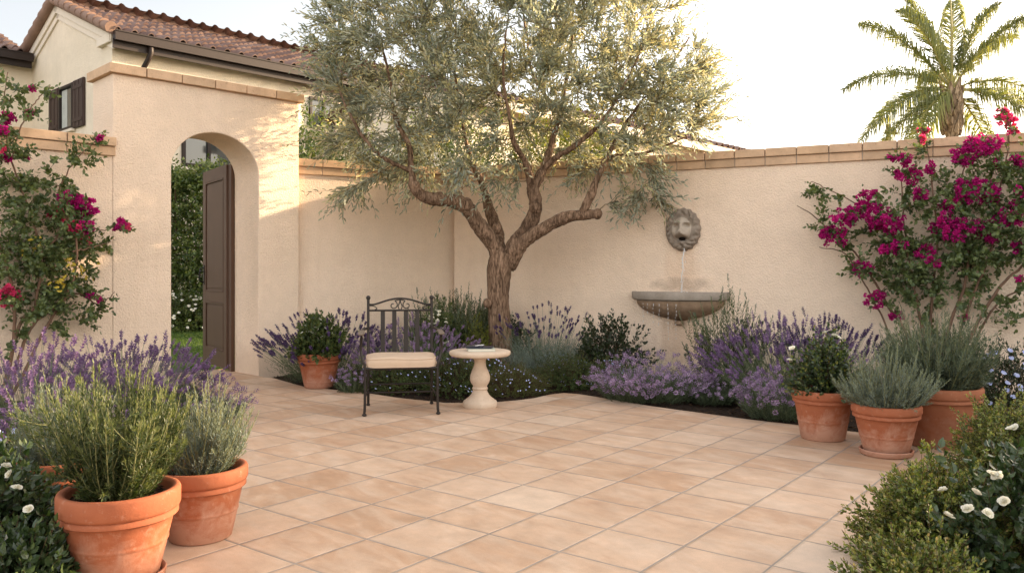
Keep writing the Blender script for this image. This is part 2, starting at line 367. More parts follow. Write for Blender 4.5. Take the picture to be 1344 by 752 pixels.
# foliage
M['olive']=leaf_mat('olive_leaf',[(.16,.20,.165),(.24,.28,.225),(.37,.40,.33),(.19,.22,.165),(.52,.54,.46)],.40,(1.6,1.45,.95),.42,.55,1.6)
M['olivetop']=leaf_mat('olive_young_leaf',[(.32,.32,.19),(.44,.43,.29),(.54,.52,.38)],.45,(1.5,1.35,.85),.45,.5,1.6)
M['rosemary']=leaf_mat('rosemary_leaf',[(.04,.062,.018),(.07,.10,.028),(.11,.145,.045)],.25,(1.3,1.3,.6))
M['rosemary_tip']=leaf_mat('rosemary_tip',[(.14,.175,.055),(.21,.24,.085)],.3)
M['rosemary_dark']=leaf_mat('rosemary_dark_leaf',[(.075,.105,.06),(.125,.16,.10),(.20,.24,.155)],.2,(1.3,1.3,.7))
M['grey']=leaf_mat('grey_lavender_leaf',[(.16,.205,.165),(.25,.305,.25),(.35,.41,.34)],.2,(1.2,1.2,.8))
M['greytip']=leaf_mat('grey_green_tip',[(.28,.33,.23),(.38,.43,.30)],.25,(1.2,1.2,.8))
M['lavleaf']=leaf_mat('lavender_leaf',[(.07,.10,.05),(.115,.15,.08),(.17,.21,.12)],.25,(1.2,1.2,.7))
M['lavstem']=simple('lavender_stem',(.13,.16,.08),.7,.3)
M['lav_purple']=leaf_mat('lavender_purple',[(.19,.115,.23),(.28,.18,.33),(.39,.27,.42)],.25,(1.2,1.0,1.3),.8,.1)
M['lav_dark']=leaf_mat('lavender_dark_violet',[(.085,.05,.12),(.13,.08,.18),(.19,.12,.25)],.2,(1.1,1,1.2),.8,.1)
M['lav_pink']=leaf_mat('lavender_pink_mauve',[(.31,.205,.35),(.41,.29,.44),(.53,.40,.54)],.25,(1.2,1.0,1.2),.8,.1)
M['box']=leaf_mat('boxwood_leaf',[(.055,.085,.018),(.10,.135,.028),(.16,.19,.04),(.24,.21,.06)],.3,(1.4,1.4,.5),.35,.5,5)
M['boxtip']=leaf_mat('boxwood_tip',[(.20,.25,.05),(.30,.32,.09),(.38,.26,.12)],.3,(1.4,1.4,.5),.35,.5,5)
M['rose']=leaf_mat('rose_leaf',[(.032,.058,.022),(.055,.09,.034),(.09,.13,.05)],.2,(1.3,1.5,.5),.3,.55,4)
M['darkleaf']=leaf_mat('dark_green_leaf',[(.02,.035,.012),(.035,.055,.018),(.06,.085,.03)],.2,(1.3,1.4,.5),.35,.5)
M['bougleaf']=leaf_mat('bougainvillea_leaf',[(.05,.08,.03),(.085,.12,.045),(.15,.185,.07),(.10,.135,.055)],.3,(1.6,1.6,.5),.4,.45)
M['yleaf']=leaf_mat('yellowed_leaf',[(.45,.34,.04),(.6,.45,.08)],.35,(1.2,1.1,.5))
M['bract']=leaf_mat('magenta_bract',[(.33,.008,.13),(.48,.015,.20),(.42,.012,.15),(.62,.04,.28)],.35,(1.3,.9,1.1),.7,.1,6)
M['bractpink']=leaf_mat('pink_bract',[(.62,.04,.16),(.78,.10,.24),(.7,.05,.15)],.35,(1.2,.9,1.0),.7,.1,6)
M['white']=leaf_mat('white_petal',[(.78,.74,.62),(.85,.82,.72),(.80,.76,.60)],.25,(1,1,.9),.7,.1)
M['blue']=leaf_mat('pale_blue_petal',[(.38,.42,.72),(.50,.54,.80),(.62,.66,.85)],.2,(1,1,1.1),.7,.1)
M['cover']=leaf_mat('groundcover_leaf',[(.045,.08,.022),(.08,.125,.035),(.13,.175,.055)],.25,(1.3,1.3,.5))
M['thyme']=leaf_mat('thyme_leaf',[(.08,.105,.025),(.13,.16,.04),(.18,.20,.06)],.25,(1.3,1.3,.5))
M['chart']=leaf_mat('chartreuse_leaf',[(.12,.15,.02),(.20,.22,.03),(.28,.30,.05)],.3,(1.3,1.3,.5))
M['hedge']=leaf_mat('hedge_leaf',[(.04,.07,.015),(.075,.115,.025),(.13,.17,.04),(.2,.22,.06)],.3,(1.5,1.5,.5),.4,.5,1.2)
M['grass']=leaf_mat('grass_blade',[(.045,.095,.015),(.075,.13,.02),(.11,.16,.03)],.3,(1.3,1.4,.5))
M['palm']=leaf_mat('palm_leaflet',[(.10,.13,.04),(.16,.19,.06),(.24,.26,.10)],.45,(1.8,1.6,.75),.35,.6,.8)
M['palmrib']=simple('palm_rib',(.28,.25,.08),.5,.4)
def water_mat():
    m,nt,b,out=mat('water'); b.inputs['Base Color'].default_value=(.9,.93,.95,1); b.inputs['Roughness'].default_value=.05
    b.inputs['Transmission Weight'].default_value=.35; b.inputs['IOR'].default_value=1.33; return m
M['water']=water_mat()
def basinwater():
    m,nt,b,out=mat('basin_water'); b.inputs['Base Color'].default_value=(.03,.028,.022,1); b.inputs['Roughness'].default_value=.06
    v=coords(nt); bump(nt,b,noise(nt,v,25,3),.3,.01); return m
M['bwater']=basinwater()
# ================================================================== SETTING
TX,TY=-4.147,8.548; S2=math.sqrt(.5)
CORN=np.array([-.783,11.12]); RD=nrm(np.array([5.923,-2.86])); RA=math.atan2(RD[1],RD[0]); RN=np.array([-RD[1],RD[0]])  # RN away from patio
LD=nrm(np.array([1.83,1.05])); LA=math.atan2(LD[1],LD[0])
WH=2.43  # stucco height under the coping
def wallR(px,off=0.0):   # ground xy of a pixel column on the right wall face, off = towards patio
    k=(px-CX)/F
    c=CORN-RN*off
    t=(k*c[1]-c[0])/(RD[0]-k*RD[1]); return c+RD*t
def atR(px,py,off=0.0):
    p=wallR(px,off); return at(px,py,p[1])
# ground
g=MB(); g.add([[-400,-100,-.08],[400,-100,-.08],[400,700,-.08],[-400,700,-.08]],[[0,1,2,3]])
M['earth']=simple('dry_ground',(.16,.13,.08),.95,.1,.3,.3)
tag(g.build('ground',M['earth']),kind='structure')
# lawn behind the gate
g=MB(); g.prism([(-16,6),(-2.0,10.6),(-1.0,13),(3,20),(-6,30),(-30,20)],-.3,-.03)
M['turf']=simple('turf',(.05,.085,.02),.95,.1,.3,6)
tag(g.build('lawn',M['turf']),kind='structure')
# patio outline (clockwise seen from above not required)
edge=[(340,494),(357,495.5),(398,507),(435,511),(471,514),(523,522),(585,528.5),(646,528),(680,525),(700,522.5),(722,517.5),(740,515.5),(760,517),(782,520.5),(856,533),(929,543),(990,551),(1051,558),(1126,567),(1215,578),(1290,597),(1282,612),(1262,632),(1235,655),(1190,700),(1150,745),(1110,800),(1060,900)]
left=[(20,860),(78,752),(112,733),(150,690),(195,640),(236,600),(262,560),(272,530),(262,510),(246,499)]
ring=[gnd(a,b)[:2] for a,b in edge]
ring+= [np.array([2.5,-1.0]),np.array([2.5,-4]),np.array([-2.0,-4]),np.array([-1.9,.8])]
ring+= [gnd(a,b)[:2] for a,b in left]
# corridor through the arch
def tl(x,y): return np.array([TX,TY])+S2*np.array([x-y,x+y])
ring+= [tl(.60,-.02),tl(.60,.95),tl(1.64,.95),tl(1.64,-.02)]
g=MB(); g.prism(ring,-.12,0.0)
tag(g.build('patio',M['tile']),kind='structure')
# soil: grid clipped to the inside of the walls
def inside(poly,x,y):
    r=np.zeros(x.shape,bool); n=len(poly)
    for i in range(n):
        (x1,y1),(x2,y2)=poly[i],poly[(i+1)%n]
        c=((y1>y)!=(y2>y))&(x<(x2-x1)*(y-y1)/(y2-y1+1e-12)+x1); r^=c
    return r
yard=[tl(-9,.1),tl(2.3,.1),tuple(CORN+RN*.1),tuple(CORN+RD*13+RN*.1),(9,-2),(-8,-2)]
xs=np.arange(-9,11,.08); ys=np.arange(0,12,.08); XX,YY=np.meshgrid(xs,ys)
def soilh(x,y): return -.022+.014*np.sin(x*5.1+1.3*np.sin(y*3.3))*np.cos(y*4.7+x)+.008*np.sin(x*19+y*7)*np.sin(y*17-x*5)
nx=len(xs); V=np.c_[XX.ravel(),YY.ravel(),soilh(XX,YY).ravel()]
idx=np.arange(len(V)).reshape(len(ys),nx); fc=np.stack([idx[:-1,:-1],idx[:-1,1:],idx[1:,1:],idx[1:,:-1]],-1).reshape(-1,4)
cen=V[fc].mean(1); ok=inside(yard,cen[:,0],cen[:,1])&~inside(ring[:-4]+[tl(1,0)],cen[:,0],cen[:,1]); fc=fc[ok]
# keep soil just under the patio rim too: the patio is 2 cm higher
g=MB(); g.add(V,fc); 
okall=inside(yard,V[fc].mean(1)[:,0],V[fc].mean(1)[:,1])
tag(g.build('soil_bed',M['soil'],smooth=True),kind='structure')
g=MB(); g.prism(yard,-.3,-.05); tag(g.build('subsoil',M['soil']),kind='structure')
# mulch chips on the soil
def chips():
    n=26000; x=rng.uniform(-4.6,6,n); y=rng.uniform(2.6,11,n)
    ok=inside(yard,x,y)&~inside(ring,x,y); x=x[ok];y=y[ok]; n=len(x)
    P=np.c_[x,y,soilh(x,y)+.004]; a=rng.uniform(0,6.28,n)
    D=np.c_[np.cos(a),np.sin(a),rng.uniform(-.3,.5,n)]; N=np.c_[rng.normal(0,.4,n),rng.normal(0,.4,n),np.ones(n)]
    g=MB(); leaves(g,P,D,N,rng.uniform(.015,.05,n),rng.uniform(.008,.018,n),'long'); return g
tag(chips().build('mulch',M['chip']),'dark brown bark mulch covering the flower beds','mulch',kind='stuff')
# ------------------------------------------------------------------ walls
def coping(parent,L,y0,y1,z,blk,two=True,x0=0.0,th=.092):
    g=MB(); 
    n=max(1,int(round(L/blk))); w=L/n
    for c,(zz,ov) in enumerate([(z,.028),(z+th+.006,.055)] if two else [(z,.055)]):
        off=(w*.0 if c==0 else w*.0)
        for i in range(n):
            a=x0+i*w
            g.box((a+w/2+random.uniform(-.001,.001),(y0+y1)/2+random.uniform(-.0025,.0025),zz+th/2),(w-.010,y1-y0+2*ov,th))
    o=g.build('coping',M['coping'],parent,bevel=.006)
    g=MB(); H2=(2*th+.006) if two else th
    g.box((x0+L/2,(y0+y1)/2,z+H2/2-.002),(L-.02,y1-y0+.035 if not two else y1-y0+.035,H2-.012)); 
    g.build('mortar',M['mortar'],o)
    return o
def wall(name,label,p,ang,L,t,matl,blk):
    w=thing(name,label,'wall',(p[0],p[1],0),ang)
    g=MB(); g.prism_xz([(0,-.1),(L,-.1),(L,WH),(0,WH)],0,t); g.build('wall_body',matl,w,bevel=.008)
    coping(w,L,0,t,WH,blk); return w
# right wall, with mineral stains round the fountain
fx=float(np.dot(wallR(893)-CORN,RD))
M['wallR']=stucco('stucco_right',WALLC,[
  (fx+.02,1.30,.24,.42,.30,(.62,.40,.24),(9,9,1.6)),
  (fx+.02,1.07,.42,.10,.55,(.40,.29,.21),(7,7,9)),
  (fx-.0,.45,.34,.34,.45,(.55,.34,.20),(8,8,1.6))])
Lr=20.0
wr=wall('garden_wall','long cream stucco wall carrying the lion fountain, capped with two courses of block',CORN,RA,Lr,.22,M['wallR'],.34)
wl=wall('garden_wall','cream stucco wall between the arched gateway and the back corner',CORN-LD*2.28+np.array([-LD[1],LD[0]])*.10,LA,2.28+.16,.22,M['wall'],.47)
# left garden wall runs from the tower towards the camera
pL=tl(-9.0,.012)
wll=wall('garden_wall','cream stucco wall behind the pink bougainvillea, left of the gateway',pL,PI/4,9.03,.22,M['wall'],.47)
# gateway tower
tw=thing('gateway','tall cream stucco gateway with an arched opening and brown door standing open','gateway',(TX,TY,0),PI/4)
TWL,TT=2.172,.60; a0,a1=.61,1.634; sp,rise=2.36,.44
pts=[(0,-.1),(a0,-.1),(a0,sp)]
pts+= [((a0+a1)/2-(a1-a0)/2*math.cos(t),sp+rise*math.sin(t)) for t in np.linspace(0,PI,28)[1:-1]]
pts+= [(a1,sp),(a1,-.1),(TWL,-.1),(TWL,3.292),(0,3.292)]
g=MB(); g.prism_xz(pts,0,TT); o=g.build('wall_body',M['wall'],tw,bevel=.012)
coping(tw,TWL+.10,0,TT,3.292,.38,False,-.05,.098)
# door frame on the back jamb and the open leaf
fr=MB(); fr.box((a1-.02,TT+.035,1.27),(.05,.07,2.56)); 
fr.build('door_frame',M['door'],tw,bevel=.004)
DL,DH=1.04,2.52
leaf=MB()
leaf.box((DL/2,0,DH/2),(DL,.036,DH))
for s in(-1,1):
    y=s*.026; t=.016
    for x,w in((.06,.12),(DL-.06,.12)): leaf.box((x,y,DH/2),(w,t,DH-.001))
    for z,h in((.10,.20),(.875,.13),(DH-.075,.15)): leaf.box((DL/2,y,z),(DL-.24,t,h))
    for z0,z1 in((.20,.81),(.94,DH-.15)):
        leaf.box((DL/2,s*.0225,(z0+z1)/2),(DL-.24-.10,.009,z1-z0-.10))
        for x in(.135,DL-.135): leaf.box((x,s*.027,(z0+z1)/2),(.018,.022,z1-z0))
        for z in(z0+.012,z1-.012): leaf.box((DL/2,s*.027,z),(DL-.30,.022,.020))
lf=leaf.build('gate_door',M['door'],tw,bevel=.003,loc=(1.60,.675,.025)); lf.rotation_euler=(0,0,math.radians(80.6)); lf['label']='brown panelled door leaf standing open'
hd=MB()
for s in(-1,1):
    hd.box((DL-.06,s*.038,1.16),(.045,.008,.26))
    hd.tubes(np.array([[DL-.06,s*.042,1.25],[DL-.06,s*.085,1.24],[DL-.06,s*.095,1.15],[DL-.06,s*.085,1.07],[DL-.06,s*.042,1.06]]),.009,8)
    hd.tubes(np.array([[DL-.06,s*.042,1.20],[DL-.06,s*.09,1.20],[DL-.10,s*.095,1.215],[DL-.13,s*.09,1.20]]),.008,8)
hd.tubes(np.array([[DL-.02,.0,1.16],[DL+.03,0,1.165]]),.010,8); hd.box((DL+.003,0,1.14),(.006,.03,.18))
hd.build('handle',M['hinge'],lf,smooth=True,autosm=40)
for z in(.25,1.25,2.2):
    h=MB(); h.tubes(np.array([[-.006,-.03,z-.06],[-.006,-.03,z+.06]]),.011,10); h.box((.03,-.036,z),(.07,.006,.11)); h.build('hinge',M['hinge'],lf)
# ------------------------------------------------------------------ houses
def roof_slope(parent,L,W,pitch,loc,flip=False):
    bp=.40; rl=.48
    nb=int(math.ceil(L/bp)); nr=int(math.ceil(W/rl)); k=8
    u=np.linspace(0,nb*bp,nb*k+1); prof=np.where(np.sin(2*PI*u/bp)>0,.075*np.sin(2*PI*u/bp)**.8,-.012*np.abs(np.sin(2*PI*u/bp))) if False else None
    s=np.sin(2*PI*u/bp); prof=np.where(s>0,.10*np.power(np.abs(s),.75),-.02*np.abs(s))
    rows=[]; 
    for i in range(nr):
        jit=.0
        rows.append((i*rl,.055,1.0)); rows.append(((i+1)*rl-.002,.012,.86))
    V=[];
    tilej=rng.normal(0,.006,(nr,nb+1))
    for r_,(v,z,a) in enumerate(rows):
        jz=tilej[r_//2][np.clip((u/bp).astype(int),0,nb)]
        V.append(np.c_[u,np.full_like(u,v),prof*a+z+jz])
    n=len(u); V=np.vstack(V); R=len(rows)
    # front closing lip
    lip=V[:n].copy(); lip[:,2]=lip[:,2]-.03; lip=np.where(True,lip,lip)
    V=np.vstack([V,lip])
    id_=np.arange(R*n).reshape(R,n)
    f=np.stack([id_[:-1,:-1],id_[:-1,1:],id_[1:,1:],id_[1:,:-1]],-1).reshape(-1,4)
    l=np.arange(R*n,R*n+n); f2=np.stack([l[:-1],l[1:],id_[0,1:],id_[0,:-1]],-1)
    g=MB(); g.add(V,f,f2)
    # deck below the tiles
    g.box((nb*bp/2,W/2,-.06),(nb*bp,W,.06))
    o=g.build('roof',M['roof'],parent,smooth=True,autosm=35); o.location=loc; o.rotation_euler=(pitch,0,PI if flip else 0)
    return o
def ridge(parent,x0,x1,y,z,dirx=True):
    g=MB(); n=int(abs(x1-x0)/.42); 
    for i in range(n):
        a=x0+(x1-x0)*i/n; b=x0+(x1-x0)*(i+1.08)/n
        g.tubes(np.array([[a,y,z-.01],[b,y,z+.015]]),np.array([.115,.135]),10)
    return g.build('ridge_cap',M['ridge'],parent,smooth=True,autosm=40)
def window(parent,origin,axis,w,h,frame=.07,mull=1,matf='gutter',pane='glass',curt=False,shut=None):
    """axis 'x' -> wall in xz plane facing -y ; axis 'y' -> wall in yz facing -x"""
    def B(g,a,z,da,dz,dep,off):
        if axis=='x': g.box((origin[0]+a,origin[1]-off,origin[2]+z),(da,dep,dz))
        else: g.box((origin[0]-off,origin[1]+a,origin[2]+z),(dep,da,dz))
    g=MB()
    B(g,frame/2,h/2,frame,h,.09,.03);B(g,w-frame/2,h/2,frame,h,.09,.03);B(g,w/2,frame/2,w-2*frame,frame,.09,.03);B(g,w/2,h-frame/2,w-2*frame,frame,.09,.03)
    for m in range(mull): B(g,w*(m+1)/(mull+1),h/2,frame,h-2*frame,.07,.03)
    f=g.build('window',M[matf],parent,bevel=.005)
    p=MB(); B(p,w/2,h/2,w-.04,h-.04,.01,.005); p.build('pane',M[pane],f)
    if curt:
        c=MB()
        for i in range(5): B(c,w*(.55+.08*i),h/2,.05,h-.2,.006,.012)
        c.build('curtain',M['curtain'],f)
    s=MB(); B(s,w/2,-.05,w+.16,.07,.14,.05); s.build('sill',M['trimw'],f,bevel=.006)
    return f
P0=(-9.72,20.0); HA=math.atan2(.727,.686); pitch=math.atan(1.45/3.66)
hs=thing('house','two storey cream house with red barrel tile roof and brown gutters rising behind the gateway','house',(P0[0],P0[1],0),HA)
Lh=12.4; Wd=7.32; EZ=7.0
g=MB(); prof=[(0,-.1),(Wd,-.1),(Wd,EZ),(Wd/2,EZ+Wd/2*math.tan(pitch)-.02),(0,EZ)]
n=len(prof); V=np.array([[x,y,z] for x in(0,Lh) for y,z in prof]); g.add(V,[[i,(i+1)%n,n+(i+1)%n,n+i] for i in range(n)],[list(range(n))[::-1]],[list(range(n,2*n))])
g.build('wall',M['housewall'],hs)
g=MB(); g.box((-4.5,8.0+2.4,3.7),(9.0,8.8,7.6)); g.build('wing_wall',M['housewall'],hs)
ov=.38
sl=(Wd/2+ov)/math.cos(pitch)
rf=roof_slope(hs,Lh+.3,sl,pitch,(-.12,-ov,EZ-ov*math.tan(pitch)+.09))
rf2=roof_slope(hs,Lh+.3,sl,pitch,(Lh+.4,Wd+ov,EZ-ov*math.tan(pitch)+.09),True)
ridge(hs,-.15,Lh+.2,Wd/2,EZ+Wd/2*math.tan(pitch)+.17)
# rake tiles on the gable edge
for sgn in(-1,1):
    g=MB(); m=10
    for i in range(m):
        a=i/m; b=(i+1.15)/m
        y0=Wd/2+sgn*(Wd/2+ov)*(1-a); y1=Wd/2+sgn*(Wd/2+ov)*(1-b)
        z0=EZ-ov*math.tan(pitch)+.15+(Wd/2+ov)*a*math.tan(pitch); z1=EZ-ov*math.tan(pitch)+.15+(Wd/2+ov)*b*math.tan(pitch)
        g.tubes(np.array([[-.16,y0,z0+.02],[-.16,y1,z1-.01]]),np.array([.15,.125]),10)
    g.build('rake_tile',M['ridge'],hs,smooth=True,autosm=40)
    t=MB()
    for dz,dp,w in((.0,.10,.22),(-.20,.05,.16)):
        a=math.atan(math.tan(pitch))
        cy=Wd/2+sgn*(Wd/2+ov*.2)/2; cz=EZ+(Wd/2)/2*math.tan(pitch)-.10+dz
        t.box((-dp/2,cy,cz),(dp,(Wd/2+.3)/math.cos(pitch),w),rx=-sgn*pitch)
    t.build('rake_trim',M['trimw'],hs,bevel=.01)
t=MB(); t.box((-.06,.30,EZ-.16),(.13,.72,.20)); t.box((-.02,-.06,EZ-.16),(.2,.12,.20)); t.build('cornice_return',M['trimw'],hs,bevel=.015)
def gutter(parent,x0,x1,y,z):
    g=MB(); g.box(((x0+x1)/2,y+.03,z-.20),(x1-x0,.05,.38)); 
    g.box(((x0+x1)/2,y-.14,z-.09),(x1-x0,.008,.17)); g.box(((x0+x1)/2,y-.07,z-.175),(x1-x0,.14,.008)); g.box(((x0+x1)/2,y-.15,z-.005),(x1-x0,.03,.03)); g.box(((x0+x1)/2,y-.11,z-.20),(x1-x0,.07,.05))
    for x in(x0,x1): g.box((x,y-.07,z-.09),(.01,.15,.18))
    return g.build('gutter',M['gutter'],parent)
gutter(hs,-.12,Lh+.15,-ov-.01,EZ-ov*math.tan(pitch)+.10)
g=MB(); g.box((Lh/2,-.18,EZ-.20),(Lh,.36,.03)); g.build('soffit',M['gutter'],hs)
g=MB(); zz=EZ-ov*math.tan(pitch)
g.tubes(np.array([[.75,-ov-.06,zz+.02],[.75,-ov-.06,zz-.28],[.72,-ov,zz-.42],[.62,-.12,zz-.78],[.62,-.07,zz-.9],[.62,-.07,.1]]),.065,10); g.build('downpipe',M['gutter'],hs,smooth=True)
# windows of the main house
window(hs,(0,2.5,4.98),'y',1.02,1.20,.07,0,'gutter','glass',True)
for y in(1.72,3.56):
    s=MB(); s.box((-.04,y+.37,5.58),(.05,.74,1.24)); 
    for k in(.10,.37,.64): s.box((-.07,y+k,5.58),(.02,.16,1.2))
    for z in(5.15,6.0): s.box((-.083,y+.37,z),(.02,.66,.09))
    s.build('shutter',M['shutter'],hs,bevel=.004)
window(hs,(1.72,0,3.92),'x',1.45,1.5,.09,1)
window(hs,(5.52,0,5.35),'x',1.0,.95,.08,1)
window(hs,(8.3,0,4.6),'x',1.3,1.4,.08,1)
# wing roof
wz=7.5; wr_=4.7
roof_slope(hs,9.2,(wr_+ov)/math.cos(pitch),pitch,(-9.3,6.0-ov,wz-ov*math.tan(pitch)+.09))
roof_slope(hs,9.2,(wr_+ov)/math.cos(pitch),pitch,(-.1,6.0+2*wr_+ov,wz-ov*math.tan(pitch)+.09),True)
ridge(hs,-9.3,0.2,6.0+wr_,wz+wr_*math.tan(pitch)+.17)
gutter(hs,-9.3,-.10,6.0-ov-.01,wz-ov*math.tan(pitch)+.10)
# far house behind the olive
h2=thing('house','distant low cream house with tiled roof glimpsed through the olive crown above the right wall','house',(8.55,30.6,0),HA)
L2=14.5; W2=5.0; E2=5.55; p2=math.radians(17)
g=MB(); prof=[(0,-.1),(W2,-.1),(W2,E2),(W2/2,E2+W2/2*math.tan(p2)-.02),(0,E2)]; n=len(prof)
V=np.array([[x,y,z] for x in(-L2,0) for y,z in prof]); g.add(V,[[i,(i+1)%n,n+(i+1)%n,n+i] for i in range(n)],[list(range(n))[::-1]],[list(range(n,2*n))]); g.build('wall',M['housewall'],h2)
roof_slope(h2,L2+.5,(W2/2+.4)/math.cos(p2),p2,(-L2-.2,-.4,E2-.03)); roof_slope(h2,L2+.5,(W2/2+.4)/math.cos(p2),p2,(.45,W2+.4,E2-.03),True)
ridge(h2,-L2-.2,.35,W2/2,E2+W2/2*math.tan(p2)+.15)
g=MB(); g.box((-L2/2,-.42,E2-.16),(L2+.6,.06,.24)); g.box((.22,W2*.25,E2+.28),(.06,W2*.55,.2),rx=p2); g.build('fascia',M['trimw'],h2)
window(h2,(-5,0,3.6),'x',1.4,1.2,.08,1); window(h2,(-10,0,3.6),'x',1.4,1.2,.08,1)
# far utility pole
up=thing('utility_pole','tiny distant wooden pole top poking above the right wall coping','utility pole',(18.4,40.2,0),.4)
g=MB(); g.tubes(np.array([[0,0,-.1],[0,0,8.35]]),np.array([.14,.11]),10); g.build('pole',M['woodstem'],up)
g=MB(); g.box((0,-.14,7.9),(.75,.1,.12)); g.box((0,.14,7.55),(.5,.1,.10)); g.build('crossarm',M['woodstem'],up)
for x in(-.3,.3):
    g=MB(); g.lathe([(.03,0),(.05,.03),(.035,.07),(.045,.1),(.02,.14)],10,(x,-.14,7.96)); g.build('insulator',M['greystone'],up,smooth=True)
# ================================================================== FURNITURE, POTS, FOUNTAIN
# --- pots
def pot_profile(R,h,rimh,rimt=.018,ring=None,botf=.68):
    rb=R*botf
    r=lambda z: rb+(R-rimt-rb)*z/(h-rimh)
    p=[(0.001,0),(rb-.01,0),(rb,.008)]
    zs=[.2,.35]
    def ringat(z,a=.0025,w=.009): return [(r(z-w*3),z-w*3),(r(z-w*1.6),z-w*1.6),(r(z-w),z-w),(r(z)+a,z-w*.4),(r(z)+a,z+w*.4),(r(z+w),z+w),(r(z+w*1.6),z+w*1.6),(r(z+w*3),z+w*3)]
    if ring: 
        for z in ring: p+=ringat(z*h)
    zr=h-rimh
    p+=[(r(zr-.06),zr-.06),(r(zr-.036),zr-.036),(r(zr)-.001,zr-.03),(r(zr)+.010,zr-.024),(r(zr)+.010,zr-.008),(r(zr)+.004,zr-.002),(R-.004,zr+.004),(R,zr+.014),(R,h-.014),(R-.005,h-.004),(R-.014,h),(R-.028,h-.003),(R-.036,h-.014),(R-.042,h-.06)]
    p+=[(r(h-rimh)*.93-.02,h-.075),(0.001,h-.075)]
    return p
def pot(parent,R,h,m,rimh=.07,ring=(.38,),botf=.68,saucer=False,loc0=0):
    z0=.012 if saucer else 0.0
    g=MB(); pr=[(r,z+z0) for r,z in pot_profile(R,h-z0,rimh,ring=ring,botf=botf)]
    g.lathe(pr,64,cap=False)
    V=g.v[0]; a=np.arctan2(V[:,1],V[:,0]); rr=1+.006*np.sin(a*2+R*50)+.003*np.sin(a*5+1+V[:,2]*12); V[:,0]*=rr; V[:,1]*=rr
    o=g.build('pot',m,parent,smooth=True,autosm=50)
    g=MB(); n=24; g.lathe([(.001,h-.034),(R*.5,h-.036),(R-.040,h-.045)],40,cap=False)
    g.v[0][:,2]+=.006*np.sin(g.v[0][:,0]*60)*np.cos(g.v[0][:,1]*55)
    k=500; t=rng.uniform(0,6.28,k); q=np.sqrt(rng.uniform(0,1,k))*(R-.055)
    leaves(g,np.c_[q*np.cos(t),q*np.sin(t),np.full(k,h-.032)],np.c_[np.cos(t*7),np.sin(t*7),rng.uniform(-.2,.6,k)],np.c_[rng.normal(0,.3,(k,2)),np.ones(k)],rng.uniform(.008,.025,k),rng.uniform(.006,.012,k),'long',mi=1)
    g.build('soil',[M['soil'],M['chip']],parent)
    if saucer:
        g=MB(); rb=R*botf; g.lathe([(.001,0),(rb+.012,0),(rb+.024,.01),(rb+.03,.036),(rb+.024,.04),(rb+.016,.036),(rb+.008,.012),(.001,.011)],56,cap=False); g.build('saucer',m,parent,smooth=True,autosm=50)
# --- chair
chx,chy=gnd(527,545)[:2]
ch=thing('garden_chair','dark bronze wrought iron armchair with a scrolled back and beige seat cushion','chair',(chx,chy,0),math.radians(9))
CW=.31; CD=.50; ir=M['iron']; 
def smooth_path(pts,n=24):
    pts=np.array(pts,float); k=len(pts); P=np.vstack([2*pts[0]-pts[1],pts,2*pts[-1]-pts[-2]]); out=[]
    for i in range(k-1):
        p0,p1,p2,p3=P[i:i+4]
        for t in np.linspace(0,1,max(2,n//(k-1)),endpoint=False):
            out.append(.5*((2*p1)+(-p0+p2)*t+(2*p0-5*p1+4*p2-p3)*t*t+(-p0+3*p1-3*p2+p3)*t**3))
    out.append(pts[-1]); return np.array(out)
def tube(name,pts,r,parent,n=24,sides=8,m=None,balls=()):
    g=MB(); g.tubes(smooth_path(pts,n),r,sides)
    for c,rr in balls: g.ball(c,rr)
    return g.build(name,m or ir,parent,smooth=True,autosm=60)
for s in(-1,1):
    # front leg rises to the arm, bulging outward
    tube('leg',[(s*(CW+.005),0,.02),(s*CW,0,.10),(s*CW,0,.40),(s*(CW+.012),.0,.46),(s*(CW+.035),.02,.56),(s*(CW+.03),-.0,.64),(s*(CW+.028),-.02,.675)],.0115,ch,40,balls=[((s*(CW+.005),0,.012),(.021,.021,.013))])
    tube('leg',[(s*(CW-.02),CD+.05,.012),(s*(CW-.02),CD+.02,.2),(s*(CW-.02),CD,.42)],.0125,ch,16,balls=[((s*(CW-.02),CD+.05,.012),(.019,.019,.012))])
    tube('back_post',[(s*(CW-.02),CD,.40),(s*(CW-.02),CD+.02,.60),(s*(CW-.02),CD+.05,.975)],.0125,ch,16,balls=[((s*(CW-.02),CD+.051,.992),.021)])
    g=MB(); P=smooth_path([(s*(CW-.015),CD+.03,.715),(s*(CW+.015),CD-.15,.715),(s*(CW+.035),CD-.35,.712),(s*(CW+.028),-.03,.69)],18)
    g.tubes(P,.012,8); g.build('armrest',ir,ch,smooth=True)
    g=MB(); a=MB(); a.box((s*(CW+.030),.06,.708),(.05,.20,.020),rx=.08,rz=s*.03); a.build('arm_pad',M['armpad'],ch,bevel=.008)
    tube('stretcher',[(s*(CW-.002),0,.16),(s*(CW-.02),CD+.02,.16)],.008,ch,4)
tube('stretcher',[(-CW+.01,CD*.55,.16),(CW-.01,CD*.55,.16)],.008,ch,4)
tube('stretcher',[(-CW+.02,CD+.02,.20),(CW-.02,CD+.02,.20)],.008,ch,4)
g=MB()
for a,b in(((-CW,0,.405),(CW,0,.405)),((-CW+.02,CD,.405),(CW-.02,CD,.405)),((-CW,0,.405),(-CW+.02,CD,.405)),((CW,0,.405),(CW-.02,CD,.405))):
    g.tubes(np.array([a,b]),.012,8)
for k in range(5): g.box((0,.07+.09*k,.405),(2*CW-.04,.03,.005))
g.build('seat_frame',ir,ch)
